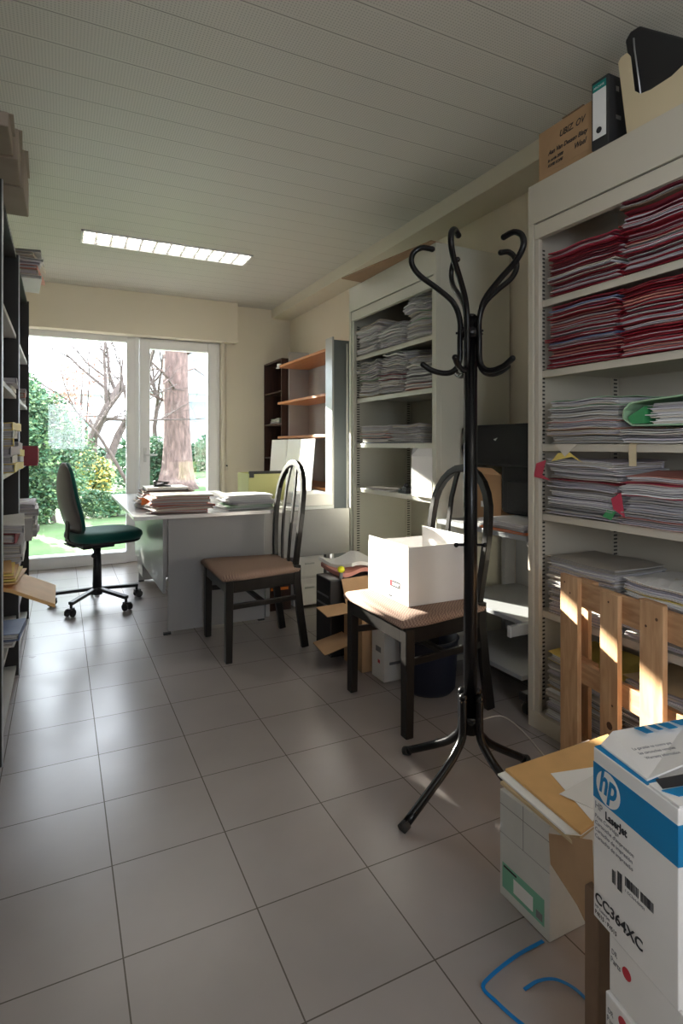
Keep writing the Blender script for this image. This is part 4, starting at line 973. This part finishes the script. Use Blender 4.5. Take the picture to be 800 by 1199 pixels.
for a, b, c2, d2 in ((.0, .024, -.085, -.105), (.0, .02, -.115, -.130), (.0, .022, -.138, -.16), (-.003, .016, -.168, -.2)):
    g_.prism([fp(a, z1+.0175, c2), fp(b, z1+.0190, c2-.005), fp(b, z1+.0190, d2), fp(a, z1+.0175, d2)], (0, 0, .001), 'hpblue')
g_.build('blue_print', tb)
for i, (tx, zz) in enumerate([('La garantie ne couvre pas', .062), ('les cartouches remplies', .076), ('Warranty information', .09)]):
    text(tx, .0085, tb, 'lettering', 'inkgrey', frame(fp(zz, z1+.018-.0, -.028), -nn, (-dd+Vector((0, 0, .12)))), sx=.9)

# blue strapping band on the floor
def ribbon(pts, w, t, mt, name, label, cat):
    mb = MB(); k = mb.m(mt); P = crom([Vector((x, y, z)) for x, y, z in pts], 6); N = len(P)
    for i, p in enumerate(P):
        tg_ = (P[min(i+1, N-1)]-P[max(i-1, 0)]).normalized(); s2 = tg_.cross(Vector((0, 0, 1))).normalized(); lift = Vector((0, 0, 1))
        for a, b in ((-1, 0), (1, 0), (1, 1), (-1, 1)): mb.v.append(p+s2*a*w/2+lift*b*t)
    for i in range(N-1):
        for j in range(4): mb.face([i*4+j, i*4+(j+1) % 4, (i+1)*4+(j+1) % 4, (i+1)*4+j], k, False)
    return one(name, label, cat, mb, loc=tuple(pts[0]))
F0 = lambda u, v, z=.001: (*EP(u, v, z), z)
ribbon([F0(636, 1102), F0(604, 1120, .004), F0(574, 1144, .01), F0(566, 1157, .006), F0(580, 1172, .002), F0(612, 1200), F0(660, 1230)], .008, .0012, 'tape', 'plastic_strap', 'blue plastic packing strap curling on the tiles, outer loop by the carton', 'strap')
ribbon([F0(614, 1159), F0(630, 1149, .004), F0(650, 1147, .008), F0(672, 1157, .004), F0(690, 1174), F0(706, 1192), F0(720, 1206)], .007, .0012, 'tape', 'plastic_strap', 'blue plastic packing strap on the tiles, short inner piece', 'strap')
# grey cable
cbp = [F0(566, 842, .003), F0(585, 838, .003), F0(600, 845, .003), F0(618, 862, .003), F0(640, 888, .003), F0(665, 912, .003)]
one('floor_cable', 'thin pale cable lying on the tiles behind the coat rack', 'cable', MB().tube(crom([Vector(p) for p in cbp]), .0028, 'cablegrey', 8), loc=cbp[0])
cbp = [F0(312, 700, .004), F0(325, 704, .004), F0(350, 700, .004), F0(375, 706, .004), F0(395, 712, .004)]
one('floor_cable', 'dark cable lying on the tiles beside the empty dining chair', 'cable', MB().tube(crom([Vector(p) for p in cbp]), .004, 'rubber', 8), loc=cbp[0])

# ------------------------------------------------------------------ around/under chair two: computer, cartons
pc = thing('computer_tower', 'black computer tower standing on the tiles beside the loaded chair', 'computer', (1.45, 2.9, 0))
MB().box(1.30, 1.66, 2.78, 2.97, .012, .42, 'blackp').build('case', pc, .006)
MB().box(1.298, 1.30, 2.80, 2.95, .32, .33, 'inkgrey').box(1.298, 1.30, 2.80, 2.95, .27, .28, 'inkgrey').box(1.31, 1.65, 2.79, 2.96, .0, .012, 'rubber').build('drive_slots', pc)
oc2 = thing('open_carton', 'brown carton with splayed flaps beside the black computer tower', 'box', (1.43, 2.6, 0))
MB().box(1.36, 1.56, 2.53, 2.735, .001, .30, 'card').build('box_body', oc2, .002)
MB().prism([(1.36, 2.74, .30), (1.36, 2.57, .30), (1.20, 2.60, .285), (1.21, 2.76, .29)], (0, 0, .004), 'card').build('flap', oc2)
MB().prism([(1.36, 2.76, .14), (1.36, 2.58, .14), (1.19, 2.61, .09), (1.20, 2.78, .10)], (0, 0, .004), 'card').build('flap', oc2)
MB().prism([(1.37, 2.73, .30), (1.55, 2.73, .30), (1.52, 2.765, .43), (1.35, 2.745, .43)], (0, .004, 0), 'card').build('flap', oc2)
pb = MB().slab(1.38, 1.62, 2.80, 3.08, lambda X, Y: .421+.012*math.sin(X*30+Y*9)+.012, .022, 'salmon', 8, 8).slab(1.40, 1.66, 2.84, 3.12, lambda X, Y: .448+.016*math.sin(X*22-Y*11)+.015, .02, 'paper', 8, 8, .3)
one('crumpled_papers', 'crumpled pale papers heaped on top of the black computer tower', 'papers', pb, loc=(1.5, 2.9, .421))
yt = thing('yellow_marker_cap', 'small bright yellow object standing on the black computer tower', 'marker', (1.36, 2.79, .42))
MB().lathe([(.010, 0), (.010, .03), (.008, .035)], (1.37, 2.79, .421), 'inkgrey', 12).build('base', yt)
MB().lathe([(.012, 0), (.022, .012), (.018, .028), (.006, .034)], (1.37, 2.79, .456), 'yellow2', 10).build('head', yt)
for i, (a, b, c2, d2, h, mt, lab) in enumerate([(1.40, 1.56, 2.38, 2.50, .27, 'whitebox', 'white carton with small print on the tiles under the loaded chair, front one'), (1.585, 1.735, 2.46, 2.70, .28, 'whitebox', 'white carton on the tiles under the loaded chair, rear')]):
    t = thing('white_carton', lab, 'box', ((a+b)/2, (c2+d2)/2, 0)); MB().box(a, b, c2, d2, .001, h, mt).build('carton_body', t, .002)
    MB().box(a-.0006, a, (c2+d2)/2-.02, (c2+d2)/2, h*.3, h*.36, 'reddot').build('red_print', t)
    MB().box(a-.0006, a, (c2+d2)/2-.03, (c2+d2)/2+.02, h*.5, h*.6, 'inkgrey').build('grey_print', t)
    MB().box(a+.03, b-.05, c2-.0006, c2, h*.3, h*.35, 'inkgrey').build('grey_print', t)
dbn = MB().lathe([(.11, 0.001), (.125, .02), (.14, .24), (.145, .25), (.132, .25), (.12, .03)], (1.56, 2.24, 0), 'blue', 24)
M['navy'] = mat('navy_plastic', (.008, .012, .03), .5)
for i_, m__ in enumerate(dbn.mats): dbn.mats[i_] = M['navy']
one('waste_bin', 'dark navy round waste bin in shadow under the loaded chair', 'waste bin', dbn, loc=(1.56, 2.24, 0))

# ------------------------------------------------------------------ computer trolley between the cabinets
tv = thing('computer_trolley', 'grey metal computer trolley on casters between the two steel cabinets', 'trolley', (1.95, 2.1, 0))
TX0, TX1, TY0, TY1 = 1.74, 2.24, 1.79, 2.42
MB().box(TX0, TX1, TY0, TY1, .745, .768, 'trolley').build('tabletop', tv, .004)
for z, xa in ((.40, TX0+.02), (.165, TX0+.02)): MB().box(xa, TX1-.02, TY0+.05, TY1-.05, z-.02, z, 'trolley').build('shelf', tv, .003)
for y in (TY0+.02, TY1-.05):
    MB().box(TX1-.09, TX1-.02, y, y+.03, .06, .745, 'trolley').build('upright', tv, .002)
    MB().bar((TX0+.02, y+.015, .085), (TX1, y+.015, .085), .04, .03, 'trolley').bar((TX0+.01, y+.015, .085), (TX0+.02, y+.015, .085), .044, .034, 'edge').build('foot_bar', tv, .003)
    MB().bar((TX0-.06, y+.015, .372), (TX1-.09, y+.015, .372), .02, .045, 'trolley').bar((TX0-.064, y+.015, .372), (TX0-.06, y+.015, .372), .022, .047, 'shelfgrey').build('shelf_bracket', tv, .002)
    MB().bar((TX0+.05, y+.015, .735), (TX0+.12, y+.015, .66), .02, .03, 'shelfgrey').build('brace', tv, .002)
    for x in (TX0+.05, TX1-.05): MB().tube([(x, y, .03), (x, y+.03, .03)], .029, 'rubber', 14).box(x-.01, x+.01, y+.005, y+.025, .03, .07, 'rubber').build('caster', tv)
MB().box(TX1-.018, TX1-.010, TY0+.05, TY1-.05, .17, .70, 'trolley').build('back_panel', tv)
# papers on the trolley
stack(1.745, 1.80, .768, .24, .30, [.008, .010, .012, .008], ['orange', 'paper4', 'paper2', 'paper'], 'pile on the grey trolley', 'papers in the pile on the grey trolley', 81, amp=.003, rj=.1, fan=.02)
# brown box & bag
bb = MB().box(1.96, 2.20, 2.19, 2.42, .7685, 1.0, 'card').prism([(1.96, 2.19, 1.0), (1.96, 2.42, 1.0), (1.92, 2.40, 1.035), (1.92, 2.21, 1.035)], (.003, 0, 0), 'card').box(1.959, 1.9597, 2.30, 2.34, .83, .86, 'bright')
one('cardboard_box', 'brown cardboard box with open flaps on the grey trolley beside the black bag', 'box', bb, loc=(2.1, 2.26, .7685))
bg = thing('black_bag', 'black rucksack standing on the grey trolley, topmost between the cabinets', 'bag', (2.1, 1.97, .77))
MB().box(1.93, 2.20, 1.80, 2.17, .815, 1.10, 'bagm').build('bag_body', bg, .03)
MB().prism([(1.90, 1.815, 1.05), (1.90, 1.81, 1.235), (1.90, 1.83, 1.25), (1.90, 2.41, 1.25), (1.90, 2.43, 1.235), (1.90, 2.415, 1.17), (1.90, 2.435, 1.14), (1.90, 2.41, 1.055), (1.90, 2.16, 1.045)], (.22, 0, 0), 'bagm').build('top_flap', bg, .012)
MB().rectpath([(1.897, 1.83, 1.09), (1.895, 1.93, 1.095), (1.895, 2.08, 1.09), (1.897, 2.2, 1.06)], .012, .006, 'bagm', (0, 0, 1)).build('strap', bg)
MB().box(1.915, 1.932, 1.84, 2.10, .84, .98, 'bagm').build('front_pocket', bg, .006)
MB().prism([(1.897, 1.88, 1.18), (1.897, 1.855, 1.2), (1.897, 1.88, 1.215), (1.897, 1.905, 1.19)], (.001, 0, 0), 'inkgrey').build('badge', bg)
MB().prism([(1.897, 2.16, 1.17), (1.897, 2.145, 1.185), (1.897, 2.175, 1.177)], (.001, 0, 0), 'alu').build('badge', bg)
MB().box(1.92, 1.93, 1.90, 1.93, .822, .834, 'alu').build('buckle', bg)

# ------------------------------------------------------------------ garden
struct(MB().box(-30, 30, 6.2, 60, -.16, -.10, 'grass').build('ground_lawn'))
struct(MB().box(-2.5, 4, 6.2, 7.0, -.099, -.05, 'facade').build('ground_terrace'))
def bush(name, label, cat, c, r, n, mats, seed, stem=True, lw=.05):
    rn = random.Random(seed); mb = MB(); ks = [mb.m(m_) for m_ in mats]
    lobes = [(Vector((rn.uniform(-.55, .55)*r[0], rn.uniform(-.55, .55)*r[1], rn.uniform(.12, .8)*r[2]*1.1)), rn.uniform(.35, .6)) for _ in range(9)]
    for i in range(n):
        L, s_ = rn.choice(lobes)
        v = Vector((rn.gauss(0, 1), rn.gauss(0, 1), rn.gauss(0, 1))).normalized()*rn.uniform(.6, 1.05)
        p = Vector(c)+L+Vector((v.x*r[0]*s_, v.y*r[1]*s_, v.z*r[2]*s_*.6))
        if p.z < -.09: p.z = rn.uniform(-.08, .2)
        a = Vector((rn.gauss(0, 1), rn.gauss(0, 1), rn.gauss(0, .6))).normalized(); b = a.cross(Vector((rn.gauss(0, 1), rn.gauss(0, 1), rn.gauss(0, 1)))).normalized()
        w = lw*rn.uniform(.6, 1.3); n0 = len(mb.v)
        mb.v += [p-a*w, p+b*w*.45, p+a*w, p-b*w*.45]; mb.face([n0, n0+1, n0+2, n0+3], rn.choice(ks), False)
    t = thing(name, label, cat, (c[0], c[1], -.1))
    mb.build('foliage', t, fixn=False)
    sm = MB()
    for i in range(5):
        e = Vector(c)+Vector((rn.uniform(-.4, .4)*r[0], rn.uniform(-.4, .4)*r[1], r[2]*.8)); sm.tube([Vector((c[0]+rn.uniform(-.1, .1), c[1]+rn.uniform(-.1, .1), -.1)), (Vector((c[0], c[1], -.1))+e)/2+Vector((rn.uniform(-.1, .1), 0, 0)), e], [.035, .025, .008], 'bark', 6)
    sm.build('stem', t)
    return t
bush('evergreen_shrub', 'tall dense evergreen shrub beside the lawn in the window view', 'shrub', (-.15, 10.3, -.1), (.80, .8, 2.2), 22000, ['leafa', 'leafa', 'leafb', 'leafc'], 1, lw=.036)
hh = thing('sun_block_hedge', 'unseen tall evergreen hedge added beside the dense shrub to block low sun', 'hedge', (-2.6, 10.3, -.1))  # out-of-view hedge, added to keep direct sun off the floor
hb2 = MB(); rn = random.Random(2); ks = [hb2.m('leafa'), hb2.m('leafc')]
for i in range(16000):
    p = Vector((rn.uniform(-4.4, -1.0), 10.3+rn.uniform(-.35, .35), rn.uniform(-.08, 3.0))); a = Vector((rn.gauss(0, 1), rn.gauss(0, .5), rn.gauss(0, 1))).normalized(); b = a.cross(Vector((rn.gauss(0, .4), 1, rn.gauss(0, .4)))).normalized(); w = .06
    n0 = len(hb2.v); hb2.v += [p-a*w, p+b*w*.6, p+a*w, p-b*w*.6]; hb2.face([n0, n0+1, n0+2, n0+3], rn.choice(ks))
hb2.build('foliage', hh, fixn=False)
hs = MB()
for x in (-4, -3.2, -2.4, -1.6): hs.tube([(x, 10.3, -.12), (x, 10.3, 2.6)], [.04, .02], 'bark', 6)
hs.build('stem', hh)
bush('flowering_bush', 'light green bush with yellow tips behind the swivel chair', 'shrub', (.62, 12.2, -.1), (.45, .5, 1.0), 4000, ['leafb', 'leafb', 'yellow'], 3)
bush('low_hedge_bush', 'low clipped dark green bush at the lawn edge behind the chair', 'shrub', (.80, 10.8, -.1), (.75, .35, .42), 7000, ['leafa', 'leafc', 'leafb'], 4, lw=.035)
bush('garden_bush', 'dark green bush far back at the foot of the bare tree', 'shrub', (2.6, 17.5, -.1), (1.5, .8, 1.3), 7000, ['leafc', 'leafa'], 5, lw=.07)
bush('garden_bush', 'faint bluish bush far back before the white building', 'shrub', (5.8, 22, -.1), (1.4, .8, 1.6), 5000, ['leafc'], 6, lw=.09)
bush('russet_bush', 'tall shrub with sparse pink blossom behind the evergreen shrub', 'shrub', (.35, 16.0, 1.2), (.9, .8, 2.4), 1100, ['leafr', 'leafr', 'salmon'], 7, lw=.05)
def tree(name, label, base, mt, seed, trunk, h, spread, depth=4, lean=(0, 0), rad=.12, sweeps=3):
    rn = random.Random(seed); t = thing(name, label, 'tree', (base[0], base[1], -.1)); tb_ = MB(); br = MB()
    def grow(mb, p, d, L, r, lev):
        pts = [p]; rs = [r]; dd_ = d.copy()
        for k in range(4):
            dd_ = (dd_+Vector((rn.gauss(0, .16), rn.gauss(0, .16), rn.gauss(0, .08)))).normalized(); pts.append(pts[-1]+dd_*L/4); rs.append(r*(1-.12*(k+1)))
        mb.tube(pts, rs, mt, 6 if lev else 12)
        if lev >= depth: return
        for k in range(sweeps+1 if lev else sweeps+3):
            q = rn.uniform(.4, 1.); i = min(3, int(q*4)); pp_ = pts[i]+(pts[i+1]-pts[i])*(q*4-i)
            nd = (dd_*.8+Vector((rn.gauss(0, .6), rn.gauss(0, .6), rn.gauss(.1, .35)))).normalized()
            grow(br, pp_, nd, L*rn.uniform(.5, .75), rs[i]*rn.uniform(.4, .6), lev+1)
    grow(tb_, Vector((base[0], base[1], -.12)), Vector((lean[0], lean[1], 1)).normalized(), h, rad, 0)
    tb_.build('trunk', t); br.build('branches', t)
    return t
tree('bare_tree', 'bare branching tree in the middle of the window view, upright stem', (.62, 14.0), 'bark', 3, None, 3.0, 1, 4, (-.06, 0), .14)
tree('bare_tree', 'bare branching tree in the window view, slanting stem', (.82, 14.3), 'bark', 8, None, 3.4, 1, 4, (.16, 0), .12)
tree('bare_sapling', 'thin bare sapling leaning in front of the glass door view', (1.45, 12.8), 'bark', 12, None, 2.4, 1, 3, (-.18, 0), .045)
tree('bare_tree', 'slender bare tree seen through the glass door beside the thick trunk', (2.55, 18), 'bark', 15, None, 3.6, 1, 4, (.02, 0), .09)
# thick pine trunk seen through the door
rn = random.Random(9)
pt_ = thing('pine_tree', 'thick rough-barked pine trunk seen through the glass door', 'tree', (2.95, 16.6, -.1))
tm = MB(); prof = [(.62, 0), (.50, .25), (.42, .7), (.37, 1.5), (.35, 3), (.33, 5), (.28, 8)]
tm.lathe(prof, (2.95, 16.6, -.12), 'bark2', 22)
for v in tm.v: v.x += rn.uniform(-.025, .025)+.03*math.sin(v.z*2); v.y += rn.uniform(-.03, .03)
tm.build('trunk', pt_)
b2 = MB()
for i in range(10):
    z = rn.uniform(2.2, 6); a = rn.uniform(0, 6.3); p = Vector((2.95, 16.6, z)); d = Vector((math.cos(a), math.sin(a), rn.uniform(-.2, .4)))
    b2.tube([p+d*.3, p+d*1.1+Vector((0, 0, .15)), p+d*2+Vector((0, 0, -.1))], [.04, .025, .01], 'bark2', 6)
b2.build('branches', pt_)
# white building beyond
bl = thing('apartment_building', 'pale balconied apartment building far behind the garden', 'building', (9, 34, 0))
MB().box(4.5, 30, 34, 44, -.1, 14, 'facade').build('wall', bl)
for k in range(4):
    z = 1.2+k*2.9
    MB().box(4.3, 30, 32.8, 34, z, z+.9, 'facade').build('balcony', bl)
    for j in range(6): f_ = MB().box(6+j*4, 8.6+j*4, 33.96, 34, z+1.0, z+2.5, 'facglass').build('window', bl)
bl2 = thing('far_house', 'pale low house barely visible behind the bare trees', 'building', (-4, 38, 0))
MB().box(-14, 2.5, 38, 46, -.1, 4.2, 'facade').build('wall', bl2)
MB().prism([(-14.4, 37.5, 4.2), (-14.4, 46.5, 4.2), (-14.4, 42, 7)], (17.3, 0, 0), 'greyside').build('roof', bl2)
for j in range(4): MB().box(-12+j*3.6, -10.6+j*3.6, 37.96, 38, 1.2, 2.7, 'facglass').build('window', bl2)
hg = thing('boundary_hedge', 'long low hedge along the far garden boundary', 'hedge', (0, 27, -.1))
hm = MB(); rn = random.Random(4); ks = [hm.m('leafa'), hm.m('leafc')]
for i in range(9000):
    p = Vector((rn.uniform(-10, 14), 27+rn.uniform(-.5, .5), rn.uniform(-.1, 1.0))); a = Vector((rn.gauss(0, 1), rn.gauss(0, 1), rn.gauss(0, 1))).normalized(); b = a.cross(Vector((rn.gauss(0, 1), rn.gauss(0, 1), rn.gauss(0, 1)))).normalized(); w = .12
    n0 = len(hm.v); hm.v += [p-a*w, p+b*w*.5, p+a*w, p-b*w*.5]; hm.face([n0, n0+1, n0+2, n0+3], rn.choice(ks))
hm.build('foliage', hg, fixn=False)

# ------------------------------------------------------------------ light
w = bpy.data.worlds.new('World'); scene.world = w; w.use_nodes = True; nt = w.node_tree
bg_ = nt.nodes['Background']; bg_.inputs[0].default_value = (.86, .91, 1.02, 1); bg_.inputs[1].default_value = 4.3
sun = bpy.data.lights.new('sun', 'SUN'); sun.energy = 14; sun.angle = R(.6); sun.color = (1, .93, .82)
so = bpy.data.objects.new('sun', sun); C.objects.link(so)
dirv = Vector((.37, -1, -.346)).normalized(); so.rotation_euler = dirv.to_track_quat('-Z', 'Y').to_euler()
def portal(x0, x1, z0, z1, y, flip):
    a = bpy.data.lights.new('sky_portal', 'AREA'); a.shape = 'RECTANGLE'; a.size = x1-x0; a.size_y = z1-z0; a.cycles.is_portal = True
    o = bpy.data.objects.new('sky_portal', a); C.objects.link(o); o.location = ((x0+x1)/2, y, (z0+z1)/2)
    o.rotation_euler = (R(-90) if flip else R(90), 0, 0)
    return o
portal(-.62, 1.5, 0.05, 2.22, 6.08, True)
portal(-.35, .55, 1.0, 2.1, -2.06, False)
po = portal(-1.7, -.2, .95, 2.1, 0, False); po.location = (XL-.14, -.95, 1.525); po.rotation_euler = (R(90), 0, R(-90))

# ------------------------------------------------------------------ camera
cam = bpy.data.cameras.new('camera'); cam.sensor_fit = 'HORIZONTAL'; cam.sensor_width = 36; cam.lens = 668/800*36; cam.shift_y = -78.5/800; cam.clip_start = .05
co = bpy.data.objects.new('camera', cam); C.objects.link(co); co.location = (0, 0, H); co.rotation_euler = (R(90), 0, -TH)
scene.camera = co
vs = scene.view_settings; scene.display_settings.display_device = 'sRGB'; vs.view_transform = 'Standard'; vs.look = 'None'; vs.gamma = 1; vs.use_curve_mapping = False; vs.exposure = 1.4
scene.cycles.use_denoising = True
scene.cycles.max_bounces = 10; scene.cycles.diffuse_bounces = 6; scene.cycles.glossy_bounces = 4; scene.cycles.transparent_max_bounces = 12
scene.cycles.sample_clamp_indirect = 6
for o in list(bpy.data.objects):
    if '_o' in o: del o['_o']
